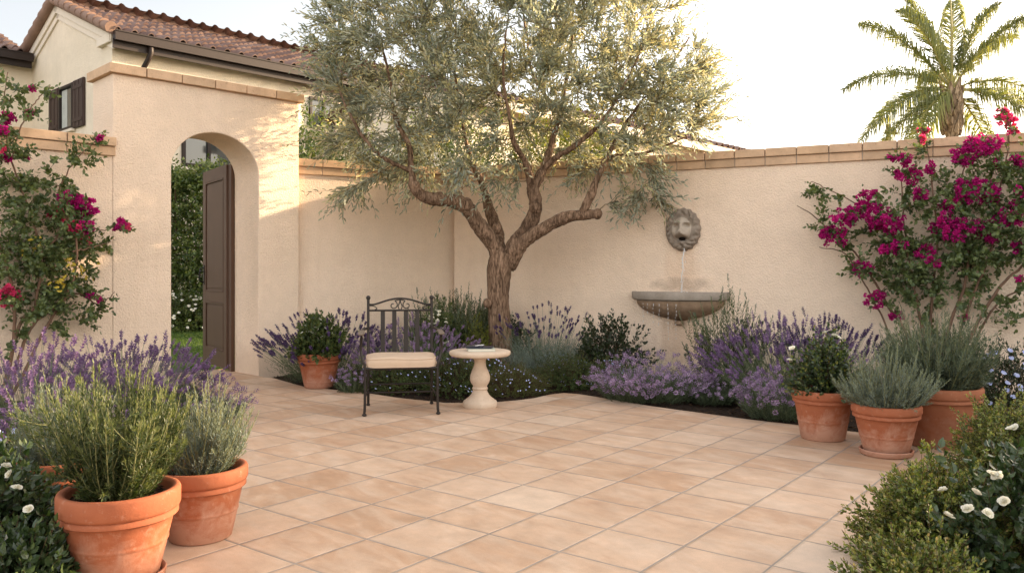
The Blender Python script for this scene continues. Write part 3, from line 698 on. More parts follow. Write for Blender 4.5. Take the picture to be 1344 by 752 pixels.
# cushion
cu=MB(); nxx,nyy=30,24
def cush(u,v,top):
    # superellipse plan
    e=max(abs(u),abs(v))
    edge=(1-abs(u)**8)*(1-abs(v)**8)
    return edge
vv=[];
U=np.linspace(-1,1,nxx); W_=np.linspace(-1,1,nyy)
def rr(u,v):  # rounded corner squeeze
    k=1-.035*(abs(u)**6*abs(v)**6)*1.5; return u*k,v*k
for top in(1,0):
    for v in W_:
        for u in U:
            uu,v2=rr(u,v); x=uu*(CW-.012); y=CD/2-.012+v2*(CD/2-.002)
            ed=1-max(abs(u),abs(v))**6
            z=(.482+.022*ed+.004*math.sin(u*4)*math.cos(v*3)) if top else .414
            vv.append((x,y,z))
idt=np.arange(nxx*nyy).reshape(nyy,nxx); idb=idt+nxx*nyy
def q(id_): return np.stack([id_[:-1,:-1],id_[:-1,1:],id_[1:,1:],id_[1:,:-1]],-1).reshape(-1,4)
per=list(idt[0,:])+list(idt[1:,-1])+list(idt[-1,-2::-1])+list(idt[-2:0:-1,0]); per=np.array(per)
sides_=[]
# mid ring bulge
V=np.array(vv); mid=(V[per]+V[per+nxx*nyy])/2; cc=np.array([0,CD/2-.012,0]); mid[:,:2]=cc[:2]+(mid[:,:2]-cc[:2])*1.022
base=len(V); V=np.vstack([V,mid]); m_=np.arange(len(per))+base; pn=np.roll(per,-1); mn=np.roll(m_,-1)
cu.add(V,q(idt),q(idb)[:,::-1],np.stack([m_,mn,pn,per],-1),np.stack([per+nxx*nyy,pn+nxx*nyy,mn,m_],-1))
cush_o=cu.build('cushion',M['cushion'],ch,smooth=True,autosm=70)
g=MB(); loop=V[per].copy(); loop[:,2]+=.001; loop=np.vstack([loop,loop[:1]]); g.tubes(loop,.0045,6); lo=V[per+nxx*nyy].copy(); lo=np.vstack([lo,lo[:1]]); g.tubes(lo,.0045,6); g.build('piping',M['cushion'],cush_o,smooth=True)
for s in(-1,1):
    g=MB(); g.tubes(smooth_path([(s*(CW-.03),CD-.02,.43),(s*(CW+.01),CD-.0,.42),(s*(CW+.03),CD-.03,.36)],8),.004,5); g.build('tie',M['cushion'],cush_o)
# back
yb=lambda z: CD+.02+(z-.42)*.055
tube('back_rail',[(-CW+.02,yb(.875),.875),(CW-.02,yb(.875),.875)],.009,ch,4)
tube('back_rail',[(-CW+.02,yb(.44),.45),(CW-.02,yb(.44),.45)],.009,ch,4)
tube('top_rail',[(-CW+.02,yb(.93),.930),(-CW+.08,yb(.93),.932),(-.10,yb(.96),.972),(0,yb(.985),.985),(.10,yb(.96),.972),(CW-.08,yb(.93),.932),(CW-.02,yb(.93),.930)],.0085,ch,40)
for x in(-.158,-.053,.053,.158):
    g=MB(); g.box((x,yb(.66),.662),(.039,.007,.425),rx=-.055); g.build('back_slat',ir,ch,bevel=.001)
for s in(-1,1):
    P=[]
    for t in np.linspace(0,1,40):
        a=PI/2-t*PI*2.1; r=.043*(1-.72*t); P.append((s*(.062+r*math.cos(a)*-1),yb(.92),.922+r*math.sin(a)*1.0))
    P=[(s*.005,yb(.97),.972),(s*.03,yb(.97),.968)]+P[2:]
    g=MB(); g.tubes(np.array(P),.0055,6); g.build('scroll',ir,ch,smooth=True)
    P=[(s*.005,yb(.9),.878),(s*.018,yb(.9),.91),(s*.006,yb(.9),.945),(s*.0,yb(.9),.98)]
    g=MB(); g.tubes(smooth_path(P,16),.005,6); g.build('scroll',ir,ch,smooth=True)
    P=[(s*(CW-.02),yb(.93),.918),(s*(CW-.07),yb(.9),.915),(s*(CW-.10),yb(.9),.892),(s*(CW-.08),yb(.9),.884)]
    g=MB(); g.tubes(smooth_path(P,16),.0045,6); g.build('scroll',ir,ch,smooth=True)
# --- table
tx,ty=gnd(630,533.5)[:2]
tb=thing('pedestal_table','round cast stone side table on a turned baluster pedestal beside the iron chair','table',(tx,ty,0))
g=MB(); g.lathe([(.001,.466),(.262,.466),(.272,.472),(.280,.484),(.281,.500),(.276,.509),(.266,.513),(.001,.513)],72,cap=False); g.build('tabletop',M['caststone'],tb,smooth=True,autosm=50)
g=MB(); g.lathe([(.153,0),(.158,.012),(.158,.038),(.150,.056),(.136,.062),(.130,.070),(.105,.088),(.082,.112),(.068,.140),(.064,.156),(.070,.160),(.072,.170),(.068,.178),(.062,.182),(.066,.196),(.084,.222),(.092,.252),(.090,.285),(.076,.325),(.060,.360),(.053,.395),(.053,.42),(.058,.435),(.07,.447),(.095,.455),(.098,.467)],56,cap=False); g.build('pedestal',M['caststone'],tb,smooth=True,autosm=45)
M['bookpaper']=simple('book_cover_sage',(.42,.43,.34),.6,.3,.06); M['page']=simple('book_pages',(.75,.70,.60),.9,.1,.05)
M['navy']=simple('navy_cover',(.012,.016,.032),.35,.5,.2); M['pen']=simple('white_pen',(.8,.78,.75),.3,.5,.02)
bk=thing('book','sage covered book lying flat under the dark navy notebook','book',(tx+.01,ty-.02,.513),math.radians(7))
g=MB(); g.box((0,0,.003),(.25,.18,.005)); g.box((0,0,.021),(.25,.18,.004)); g.build('cover',M['bookpaper'],bk)
g=MB(); g.box((0,0,.012),(.242,.172,.0125)); g.build('pages',M['page'],bk)
nb=thing('notebook','dark navy notebook lying open-edged on top of the sage book','notebook',(tx-.0,ty+.0,.5365),math.radians(-6))
g=MB(); g.box((0,0,.007),(.235,.165,.012)); g.build('cover',M['navy'],nb,bevel=.003)
g=MB(); g.box((-.06,-.01,.018),(.12,.15,.008),ry=-.05,rz=.1); g.build('flap',M['navy'],nb,bevel=.002)
g=MB(); g.box((.02,-.01,.0185),(.02,.15,.009),rz=.2); g.build('strap',M['navy'],nb,bevel=.002)
pn_=thing('pen','slim white pen resting on the navy notebook','pen',(tx-.0,ty-.02,.562),.9)
g=MB(); g.tubes(np.array([[-.06,0,0],[.045,0,0],[.06,0,0]]),np.array([.004,.004,.0015]),8); g.build('barrel',M['pen'],pn_)
g=MB(); g.box((-.03,0,.0055),(.04,.002,.002)); g.build('clip',M['iron'],pn_)
# --- lion mask (height field on an oval)
def onwall(name,label,cat,px,py):
    p=atR(px,py); return thing(name,label,cat,p,RA)
lion=onwall('lion_mask','weathered grey stone lion head spouting water, mounted on the right wall','wall ornament',897,301.5)
def lion_h(x,z):
    """x,z in metres, returns outward height"""
    r=np.sqrt((x/.185)**2+(z/.225)**2); th=np.arctan2(x,z+.02)
    h=.055*np.sqrt(np.clip(1-r**2,0,1))+.012
    mane=.030*np.abs(np.sin(th*6.5+5*r+.9*np.sin(th*3+r*6)))**.8*np.clip((r-.62)/.15,0,1)*np.clip((1.06-r)/.2,0,1)
    mane+=.016*np.abs(np.sin(th*10-7*r))*np.clip((r-.75)/.15,0,1)*np.clip((1.02-r)/.1,0,1)
    h=h+mane
    G=lambda cx,cz,sx,sz,a: a*np.exp(-((x-cx)/sx)**2-((z-cz)/sz)**2)
    A=np.abs(x)
    G2=lambda cx,cz,sx,sz,a: a*np.exp(-((A-cx)/sx)**2-((z-cz)/sz)**2)
    h+=G(0,.0,.105,.14,.045)            # face dome
    h+=G(0,.045,.030,.08,.034)           # bridge of the nose
    h+=G(0,-.028,.034,.026,.062)        # nose pad
    h+=G2(.036,-.055,.036,.030,.060)    # muzzle cheeks
    h+=G(0,-.135,.04,.026,.050)         # chin
    h-=G(0,-.100,.044,.022,.12)        # mouth
    h-=G2(.054,.040,.028,.018,.060)     # eye sockets
    h+=G2(.052,.040,.013,.009,.016)     # eyeballs
    h+=G2(.055,.072,.034,.012,.020)     # brows
    h+=G2(.095,-.015,.03,.05,.018)      # cheek bones
    h-=G(0,-.045,.004,.02,.012)         # lip cleft
    h+=G2(.105,.105,.028,.026,.035); h-=G2(.103,.100,.013,.013,.022)  # ears
    h-=G2(.011,-.034,.006,.005,.014)    # nostrils
    return h
def field(parent,name,rmin,rmax,m,nr=70,na=150,h0=-.0):
    rs=np.linspace(rmin,rmax,nr); an=np.linspace(0,2*PI,na,endpoint=False)
    R_,A_=np.meshgrid(rs,an,indexing='ij')
    edgew=1+.028*np.sin(A_*17+1)*np.clip((R_-.8)/.2,0,1)
    X=R_*edgew*.185*np.sin(A_); Z=R_*edgew*.225*np.cos(A_); Hh=lion_h(X,Z)
    V=np.c_[X.ravel(),-Hh.ravel(),Z.ravel()]
    id_=np.arange(nr*na).reshape(nr,na); j=np.roll(id_,-1,1)
    f=np.stack([id_[:-1],j[:-1],j[1:],id_[1:]],-1).reshape(-1,4)
    g=MB()
    last=V[-na:].copy(); last[:,1]=.004
    V2=np.vstack([V,last]); l=np.arange(nr*na,nr*na+na); f2=np.stack([id_[-1],j[-1],np.roll(l,-1),l],-1)
    g.add(V2,f,f2) if rmax>.95 else g.add(V2[:nr*na],f)
    return g.build(name,m,parent,smooth=True)
lion.scale=(1.12,1.12,1.12)
field(lion,'mane',.56,1.0,M['manestone']); field(lion,'face',.002,.562,M['greystone'],60,120)
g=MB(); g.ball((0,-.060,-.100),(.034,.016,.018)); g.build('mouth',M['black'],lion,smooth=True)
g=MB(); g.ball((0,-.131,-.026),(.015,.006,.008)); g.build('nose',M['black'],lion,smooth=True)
# --- basin
bz=.862
bs=onwall('fountain_basin','half round grey stone wall basin catching water below the lion head','basin',893,390)
pb=atR(893,390); bs.location=(pb[0],pb[1],bz)
def halfring(prof,n=48,sx=.585,sy=.40):
    V=[];f=[]; k=len(prof)
    for i in range(n+1):
        t=PI*i/n
        for r,z in prof:
            V.append((math.cos(t)*(sx+r) if True else 0,-math.sin(t)*(sy+r)+0.0,z))
    for i in range(n):
        for j in range(k-1): a=i*k+j; f.append([a,a+1,a+k+1,a+k])
    return np.array(V),f
g=MB(); V,f=halfring([(-.055,.02),(-.055,.118),(-.048,.128),(-.008,.130),(.0,.122),(.0,.062),(-.008,.040),(-.03,0.030),(-.09,.026)]); g.add(V,f)
g.box((0,-.03,.080),(1.06,.055,.09)); g.build('rim',M['basinrim'],bs,smooth=True,autosm=45)
V=[];f=[];n=48;k=12
for j in range(k+1):
    u=j/k; r=(1-u**2.1)**.72; z=.03-.245*u
    for i in range(n+1):
        t=PI*i/n; V.append((math.cos(t)*.53*max(r,.07),-math.sin(t)*.345*max(r,.12),z))
for j in range(k):
    for i in range(n): a=j*(n+1)+i; f.append([a,a+1,a+n+2,a+n+1])
g=MB(); g.add(V,f); g.build('bowl',M['basinbowl'],bs,smooth=True)
g=MB(); g.lathe([(.001,-.275),(.03,-.27),(.05,-.255),(.055,-.24),(.04,-.225),(.05,-.21)],24,(0,-.06,0),cap=False); g.build('finial',M['basinbowl'],bs,smooth=True)
g=MB(); V,f=halfring([(-.5,.095),(-.052,.095)],40); 
n=40; t=np.linspace(0,PI,n); V=np.vstack([[0,-.04,.098],np.c_[np.cos(t)*.535,-np.sin(t)*.35,np.full(n,.098)]]); g.add(V,[[0,i,i+1] for i in range(1,n)]); g.build('water_surface',M['bwater'],bs)
# --- water
ws=thing('water_stream','thin stream of water falling from the lion mouth into the stone basin','water',atR(897,322,.1),RA)
L0=np.array(ws.location); top=.0; bot=(bz+.10)-L0[2]
g=MB(); t=np.linspace(0,1,40); y=-.0-.07*np.sqrt(t); z=bot*t**1.0
P=np.c_[.005*np.sin(t*17)+.003*np.sin(t*41)*t-.012*t,.06-.12*np.sqrt(t),bot*t]; g.tubes(P,.0052-.0026*t+.0016*np.sin(t*47)*t,7); g.build('jet',M['water'],ws,smooth=True)
for k in range(34):
    tt=rng.uniform(.1,1); g=MB() if k==0 else g
    g.ball((rng.normal(-.005,.010),.06-.12*math.sqrt(tt)+rng.normal(0,.008),bot*tt),(.0035,.0035,.009),6,4)
for k in range(60): g.ball((rng.normal(0,.06),-.06+rng.normal(0,.04),bot+abs(rng.normal(0,.03))),.004,6,4)
g.build('droplet',M['water'],ws,smooth=True)['kind']='stuff'
dr=thing('dripping_water','rows of water drops falling from the basin rim in front of the bowl','water drops',(pb[0],pb[1],bz),RA)
for x in(-.36,-.30,-.22,-.15,-.04,.05):
    g=MB(); yy=-.40*math.sqrt(max(0,1-(x/.585)**2))-.006; z=.0
    L=rng.uniform(.3,.6) if x>-.1 else rng.uniform(.15,.28)
    while z>-L:
        ln=rng.uniform(.006,.022); g.ball((x+rng.normal(0,.003),yy,z-ln),(.0024,.0024,ln),6,5); z-=ln*2+rng.uniform(.006,.03)
    g.build('drip',M['water'],dr,smooth=True)
# ================================================================== VEGETATION
def grow(nodes,rad,att,mb,K=7,rmax=.02,bow=.12,tipr=.003,lift=.0,sides=5,step=3,kr=.55):
    """connect every attractor to the nearest node with a bowed branch; returns branch arrays"""
    nodes=[np.array(n) for n in nodes]; rad=list(rad); N=np.array(nodes); Rr=np.array(rad)
    d0=np.linalg.norm(att[:,None]-N[None],axis=2).min(1); order=np.argsort(d0)
    B=[]
    for i in order:
        a=att[i]; d=np.linalg.norm(N-a,axis=1)
        low=np.where(N[:,2]>a[2]+.15,.25,0)   # prefer to start from below
        j=int(np.argmin(d+low)); p=N[j]; L=d[j]
        if L<.02: continue
        mid=(p+a)/2+rng.normal(0,bow*L,3); mid[2]+=lift*L
        t=np.linspace(0,1,K)[:,None]
        P=p*(1-t)**2+2*mid*t*(1-t)+a*t*t
        w=rng.normal(0,.015*L,(K,3)); w[0]=0; w[-1]=0; P=P+w
        r0=min(Rr[j]*kr+.001,.004+.011*L, rmax); R=np.linspace(r0,tipr,K)
        mb.tubes(P,R,sides); B.append(P)
        N=np.vstack([N,P[step::2]]); Rr=np.concatenate([Rr,R[step::2]])
    return B
def to_local(P,loc): return np.asarray(P)-np.asarray(loc)
# ---------------------------------------------------------------- olive tree
OY=9.75
ol=thing('olive_tree','large multi limbed olive tree with silvery crown standing in the planted bed','tree',(*at(656,484,OY)[:2],0))
OL=np.array(ol.location); 
limbs=[
 [(657,500,0,.215),(657,478,0,.175),(656,455,0,.145),(655,420,0,.132),(654,385,0,.128),(656,352,0,.150),(662,332,0,.150)],
 [(658,350,0,.105),(648,322,-.02,.098),(629,296,-.1,.092),(612,272,-.2,.088),(590,263,-.28,.080),(562,260,-.35,.072),(544,247,-.4,.058),(540,222,-.4,.044),(536,190,-.35,.040),(520,158,-.3,.034),(512,110,-.3,.026),(500,50,-.25,.018)],
 [(660,350,0,.09),(653,318,.12,.082),(652,302,.2,.078),(641,272,.3,.062),(632,240,.45,.050),(615,200,.6,.040),(605,150,.7,.03),(595,80,.75,.022),(585,10,.8,.014)],
 [(664,352,0,.10),(676,322,0,.098),(692,300,-.05,.088),(703,274,-.1,.078),(699,246,-.1,.07),(697,236,-.1,.062)],
 [(699,250,-.1,.060),(690,214,-.25,.045),(676,190,-.35,.038),(668,150,-.4,.03),(660,90,-.4,.022),(668,20,-.4,.014)],
 [(700,246,-.1,.066),(713,222,-.05,.060),(722,196,.0,.052),(735,150,.1,.042),(744,100,.2,.034),(752,40,.3,.024),(750,-30,.3,.014)],
 [(713,222,-.05,.05),(734,204,-.2,.044),(754,192,-.3,.040),(790,160,-.4,.030),(820,110,-.4,.022),(850,50,-.4,.014)],
 [(668,350,0,.085),(688,318,-.1,.080),(716,299,-.2,.074),(745,285,-.28,.068),(770,282,-.3,.060),(781,281,-.3,.05)],
 [(762,284,-.3,.052),(773,262,-.32,.050),(785,232,-.3,.044),(800,200,-.2,.038),(830,150,.0,.030),(870,100,.1,.022),(905,50,.2,.013)],
 [(540,225,-.4,.035),(500,205,-.5,.028),(470,170,-.5,.022),(445,120,-.45,.014)],
 [(800,205,-.2,.030),(850,200,-.1,.022),(900,180,.0,.014)],
 [(735,150,.1,.035),(700,100,.5,.028),(690,40,.8,.02),(680,-30,.9,.012)],
]
tr=MB(); nodes=[];rad=[]
for li,l in enumerate(limbs):
    P=np.array([at(a,b,OY+c) for a,b,c,r in l]); R=np.array([r*(1 if b>240 else .78 if b>150 else .62) for a,b,c,r in l])
    PR=smooth_path(np.c_[P,R],len(l)*7); P=PR[:,:3].copy(); R=PR[:,3].copy()
    k=len(P); w=.012*(R/.08)
    if li>0:
        R=R*(1+.05*np.sin(np.arange(k)*.6+li)+rng.normal(0,.018,k)); P+=rng.normal(0,.003,P.shape)
    if li<9: tr.tubes(to_local(P,OL),R,14)
    else: tr.tubes(to_local(P,OL),R,10)
    if li>0: nodes+=list(P[::2]); rad+=list(R[::2])
# lumps, pruning stubs and root flare
V=tr.v[0]; a=np.arctan2(V[:,1]-0,V[:,0]); low=np.clip((.35-V[:,2])/.35,0,1)
fl=1+low**2*(.45+.22*np.sin(a*5+.6)); V[:,0]*=fl; V[:,1]*=fl; V[:,0]*=1+.035*np.sin(a*3+V[:,2]*4); V[:,1]*=1+.035*np.cos(a*4+V[:,2]*5)
for (px,py,dy,r) in ((703,272,-.14,.075),(784,281,-.3,.058),(652,300,.08,.06),(640,398,-.12,.05),(545,243,-.42,.055),(675,330,-.08,.08),(612,270,-.22,.085)):
    tr.ball(to_local(at(px,py,OY+dy),OL),(r,r,r*1.1),12,8)
tk=tr.build('trunk',M['bark'],ol,smooth=True)
tex=bpy.data.textures.new('barktex','CLOUDS'); tex.noise_scale=.06; 
dm=tk.modifiers.new('d','DISPLACE'); dm.texture=tex; dm.strength=.022; dm.mid_level=.5
blobs=[(520,120,105,110,1.2),(470,70,60,90,.8),(560,20,120,90,1.4),(680,50,120,110,1.7),(790,50,110,110,1.5),(880,70,60,80,.9),(880,165,55,65,.8),(800,165,100,60,1.2),(690,135,90,55,1.4),(590,190,100,60,1.2),(500,200,75,45,.8),(455,150,45,60,.6),(845,235,55,38,.5),(640,-40,160,60,1.5),(790,-40,120,60,1.2),(520,-40,90,60,1.0),(740,105,80,60,1.5),(610,110,90,70,1.5),(905,120,45,70,.6),(470,232,50,26,.5),(560,235,65,28,.6),(640,222,60,18,.5),(842,212,56,42,.6),(836,248,34,34,.6),(770,205,60,25,.5),(900,195,45,40,.5),(700,190,60,30,.7)]
wts=np.array([b[2]*b[3]*(.5+b[4]) for b in blobs]); wts/=wts.sum()
att=[]
while len(att)<450:
    b=blobs[rng.choice(len(blobs),p=wts)]
    v=rng.normal(0,1,3); v/=np.linalg.norm(v); v*=rng.uniform(.2,1)**.45
    px=b[0]+v[0]*b[2]; py=b[1]+v[1]*b[3]; Y=OY+v[2]*b[4]*.68-.05
    p=at(px,py,Y)
    # stay on the patio side of the walls below the coping
    dR=np.dot(p[:2]-CORN,RN); dL=np.dot(p[:2]-CORN,np.array([-LD[1],LD[0]]))
    if p[2]<2.9 and (dR>-.15 or dL>-.3): continue
    q=p[:2]-np.array([TX,TY]); lx=(q[0]+q[1])*S2; ly=(-q[0]+q[1])*S2
    if lx<2.5 and ly>-.35 and p[2]<3.7: continue
    if att and np.min(np.linalg.norm(np.array(att)-p,axis=1))<.10: continue
    att.append(p)
att=np.array(att)
tw_=MB(); B=grow(nodes,rad,att,tw_,K=8,rmax=.026,bow=.14,lift=.12)
tw_.v=[v-OL for v in tw_.v]
# twigs
cen=at(680,150,OY)
b0=[];d0=[]
for P in B:
    k=rng.integers(9,12)
    for _ in range(k):
        t=rng.uniform(.3,1)**.7*(len(P)-1); i=min(int(t),len(P)-2); p=P[i]+(P[i+1]-P[i])*(t-i)
        tg=nrm(P[i+1]-P[i]); out=nrm(p-cen)
        d=tg*.7+out*.55+rng.normal(0,.55,3); d[2]+=.30 if p[2]>2.6 else -.05
        b0.append(p); d0.append(nrm(d))
b0=np.array(b0); d0=np.array(d0); n=len(b0); LL=rng.uniform(.20,.50,n); LL=np.where(rng.uniform(0,1,n)<.12,LL*1.35,LL)
bend=np.c_[rng.normal(0,.15,n),rng.normal(0,.15,n),np.where(b0[:,2]>3.2,-.05,-.15)+rng.normal(0,.12,n)]
b0-=OL
tw_.tubes(curve_pts(b0,d0,LL,bend,5),np.linspace(.0032,.0012,5)[None],3)
tw_.build('branches',M['twig'],ol,smooth=True)
lv=MB(); fr_=rng.uniform(0,1,n)<.30
for msk,mi in((~fr_,0),(fr_,1)):
    leaves_on(lv,b0[msk],d0[msk],LL[msk],bend[msk],12,.08,1.0,.72,.080,.0195,'long',mi,jit=.4,taper=.35)
lv.build('crown',[M['olive'],M['olivetop']],ol)
print('olive leaves',n*21)
# ---------------------------------------------------------------- generic plants
def fan(n,R0,spread,L0,L1,up=1.0,r=rng,sq=1.0,noise=.18):
    a=r.uniform(0,2*PI,n); q=np.sqrt(r.uniform(0,1,n)); bx=q*np.cos(a); by=q*np.sin(a)*sq
    B=np.c_[bx*R0,by*R0,np.zeros(n)]; D=nrm(np.c_[bx*spread+r.normal(0,noise,n),by*spread+r.normal(0,noise,n),np.full(n,up)])
    L=r.uniform(L0,L1,n)*(1-.18*q)
    return B,D,L,q
def rosemary(parent,n,R0,spread,L0,L1,m,tip,z=0,nl=90,ll=.028,lw=.0042,bz=.25,lean=(0,0)):
    B,D,L,q=fan(n,R0,spread*1.25,L0,L1,noise=.22); lw=lw*1.12; ll=ll*1.12; L=L*(1-.12*q); nl=int(nl*.8); B[:,2]+=z; D[:,0]+=lean[0]; D[:,1]+=lean[1]; D=nrm(D)
    Bd=np.c_[rng.normal(0,.08,n)-D[:,0]*.25,rng.normal(0,.08,n)-D[:,1]*.25,np.full(n,bz)]
    # side shoots
    k=int(n*2.6); j=rng.integers(0,n,k); t=rng.uniform(.08,.8,k)[:,None]
    P=B[j]+D[j]*(L[j][:,None]*t)+Bd[j]*(L[j][:,None]*t*t); D2=nrm(D[j]+rng.normal(0,.55,(k,3))+[0,0,.15]); L2=L[j]*rng.uniform(.18,.38,k); B2=np.c_[rng.normal(0,.05,(k,2)),np.full(k,.3)]
    Ba=np.vstack([B,P]);Da=np.vstack([D,D2]);La=np.concatenate([L,L2]);Bda=np.vstack([Bd,B2])
    g=MB(); g.tubes(curve_pts(B,D,L,Bd,6),np.linspace(.0032,.0014,6)[None],4); g.tubes(curve_pts(P,D2,L2,B2,4),np.linspace(.0016,.001,4)[None],3)
    g.build('stems',M['stemg'],parent)
    g=MB()
    leaves_on(g,B,D,L,Bd,nl,.12,.9,.85,ll,lw,'kite',0,taper=.2,up=.1)
    leaves_on(g,P,D2,L2,B2,nl//3,.05,.85,.85,ll,lw,'kite',0,taper=.2,up=.1)
    leaves_on(g,Ba,Da,La,Bda,12,.86,1.0,.5,ll*.85,lw,'kite',1,taper=.3,up=.1)
    return g.build('foliage',[m,tip],parent)
def lavender(parent,rx,h,n,spike,mfol='lavleaf',sl=.07,sw=.011,fol=.55,spread=1.0,lean=(0,0),nf=None,loose=False,ry=None,L0=.72,fold=230,nzs=.12,z=0,stem=None):
    ry=ry or rx
    # foliage mound
    nf=nf or int(n*1.3)
    B,D,L,q=fan(nf,rx*.62,1.3*spread,h*fol*.6,h*fol*1.05,noise=.22); B[:,1]*=ry/rx; B[:,2]+=z
    D[:,0]+=lean[0]*.6; D[:,1]+=lean[1]*.6; D=nrm(D); Bd=np.c_[np.zeros((nf,2)),np.full(nf,.1)]
    g=MB(); leaves_on(g,B,D,L,Bd,26,.05,1,.55,.042,.0045,'kite',0,taper=.2,up=.15); g.build('foliage',M[mfol],parent)
    sB,sD,sL,q=fan(n,rx*.42,spread*rx/h*1.5,h*L0*(.66 if loose else 1),h*(1.0 if loose else 1.02),noise=nzs*(1.7 if loose else 1)); sB[:,1]*=ry/rx; sB[:,2]+=z
    sD[:,0]+=lean[0]; sD[:,1]+=lean[1]; sD=nrm(sD); sBd=np.c_[rng.normal(0,.05,(n,2)),rng.normal(-.02,.05,n)]
    g=MB(); g.tubes(curve_pts(sB,sD,sL,sBd,5),np.full((1,5),.0013),3); g.build('stems',stem or M['lavstem'],parent)
    g=MB(); tip=sB+sD*sL[:,None]+sBd*sL[:,None]; T=nrm(sD+2*sBd)
    k=22 if not loose else 16; sls=sl*rng.uniform(.6,1.25,n); sw=sw*(1.3 if not loose else .95)
    t=np.linspace(0,1,k)[None,:]*np.ones((n,1))
    base=tip-T*(sls*.25)[:,None]
    # whorls
    whorl=np.floor(t*5)/5*.55+t*.45
    P=base[:,None,:]+T[:,None,:]*(sls[:,None]*whorl)[...,None]
    ph=np.arange(k)[None]*2.4+rng.uniform(0,6,(n,1)); ref=np.array([.2,1,.1]); U=nrm(np.cross(T,ref)); Vv=np.cross(T,U)
    Rd=U[:,None]*np.cos(ph)[...,None]+Vv[:,None]*np.sin(ph)[...,None]
    if loose: P=P+Rd*(sw*rng.uniform(.2,.9,(n,k)))[...,None]
    Dd=T[:,None]*.75+Rd*.8
    env=np.sin(np.clip(t*.86+.1,0,1)*PI)**.5
    leaves(g,P.reshape(-1,3),Dd.reshape(-1,3),(-Rd+T[:,None]*.4+rng.normal(0,.3,Rd.shape)).reshape(-1,3),(sw*1.35*env*rng.uniform(.8,1.25,env.shape)).ravel(),(sw*.85*env).ravel(),'kite',0)
    if isinstance(spike,str): spike=[spike]
    return g.build('flowers',M[spike[0]],parent)
def mound(parent,rx,ry,h,n,m,mt,ll=.02,lw=.012,nl=9,sl=.09,shape='kite',z=0,tipn=4,inner=.5,stems=True,bumps=.12,zlo=-.1,angs=.9):
    d=rand_dirs(n,zlo,1); a=np.arctan2(d[:,1],d[:,0])
    bump_=1+bumps*np.sin(a*3+rx*20+d[:,2]*4)+bumps*.7*np.sin(a*7+d[:,2]*9)+rng.normal(0,bumps*.5,n)
    rr_=rng.uniform(inner,1,n)**.6*bump_
    B=d*np.array([rx,ry,h])*rr_[:,None]*.9; B[:,2]=np.maximum(B[:,2],.0)+z
    D=nrm(d*np.array([1,1,.8])+rng.normal(0,.35,(n,3))+[0,0,.45]); L=sl*rng.uniform(.6,1.3,n); Bd=rng.normal(0,.1,(n,3))
    g=MB(); leaves_on(g,B,D,L,Bd,nl,.05,.9,angs,ll,lw,shape,0,taper=.2)
    if tipn: leaves_on(g,B,D,L,Bd,tipn,.85,1,.6,ll*.8,lw*.8,shape,1,taper=.2)
    o=g.build('foliage',[M[m],M[mt]],parent)
    if stems:
        g=MB(); g.tubes(curve_pts(B-D*(L*.4)[:,None],D,L*1.4,Bd,3),np.full((1,3),.0012),3)
        k=40; dd=rand_dirs(k,.15,1); g.tubes(curve_pts(np.zeros((k,3))+[0,0,z],dd*np.array([rx,ry,h]),np.full(k,.8),rng.normal(0,.08,(k,3)),6),np.linspace(.004,.0015,6)[None],4)
        g.build('stems',M['woodstem'],parent)
    return B,D,L
def blossoms(parent,P,size,m,petals=5,layers=1,name='flowers'):
    P=np.asarray(P); n=len(P)
    if 1<n<=48:
        for q in P: blossoms(parent,[q],size,m,petals,layers,'flower')
        return
    g=MB(); nb=np.array([rng.normal(0,.5),-.35+rng.normal(0,.4),.8])
    for l in range(layers):
        for k in range(petals):
            a=2*PI*k/petals+l*.6; N=np.tile(nb,(n,1))+rng.normal(0,.1,(n,3)); N=nrm(N)
            U=nrm(np.cross(N,[0.1,.2,1])); V=np.cross(N,U); el=.2+.5*l
            D=(U*math.cos(a)+V*math.sin(a))*math.cos(el)+N*math.sin(el)
            leaves(g,P,D,N,size*(1-.22*l)*rng.uniform(.85,1.15,n),size*1.05*(1-.2*l),'round' if size>.012 else 'kite',0,curl=.12)
    o=g.build(name,M[m],parent); return o
def surf_pts(rx,ry,h,n,z=0,zlo=.1,k=1.0,front=True):
    d=rand_dirs(n*2,zlo,1); 
    if front: d[:,1]=np.where(rng.uniform(0,1,2*n)<.6,-np.abs(d[:,1]),d[:,1])
    return (d*np.array([rx,ry,h])*k)[:n]+[0,0,z]
def plant(name,label,cat,px,py,group=None,Y=None):
    p=gnd(px,py) if Y is None else np.array([(px-CX)*Y/F,Y,0]); return thing(name,label,cat,(p[0],p[1],0 if name.startswith('potted') else -.015),0,group)
# ---------------------------------------------------------------- potted plants
PG='terracotta pots standing on the patio'
p=plant('potted_rosemary','green rosemary in the largest orange terracotta pot on a saucer, front left','potted plant',157,760,PG)
pot(p,.231,.372,M['terra'],.085,(.42,),.64,True); rosemary(p,115,.08,.76,.28,.58,M['rosemary'],M['rosemary_tip'],.31,95,.030,.0052)
p=plant('potted_lavender','grey green feathery lavender in a terracotta pot on the tiles, right of the front rosemary','potted plant',263,704,PG)
pot(p,.215,.335,M['terra2'],.07,(.40,),.66); rosemary(p,150,.09,.80,.22,.44,M['grey'],M['greytip'],.28,70,.020,.0032)
p=plant('potted_lavender','small pale sage green plant in an orange pot half hidden behind the front rosemary','potted plant',78,690,PG,4.0)
pot(p,.20,.34,M['terra'],.07,(.4,),.68); rosemary(p,110,.09,.7,.28,.46,M['grey'],M['greytip'],.27,70,.020,.0032,lean=(-.05,0))
p=plant('potted_shrub','leafy green shrub in a terracotta pot beside the iron chair, against the gateway','potted plant',419,508,PG)
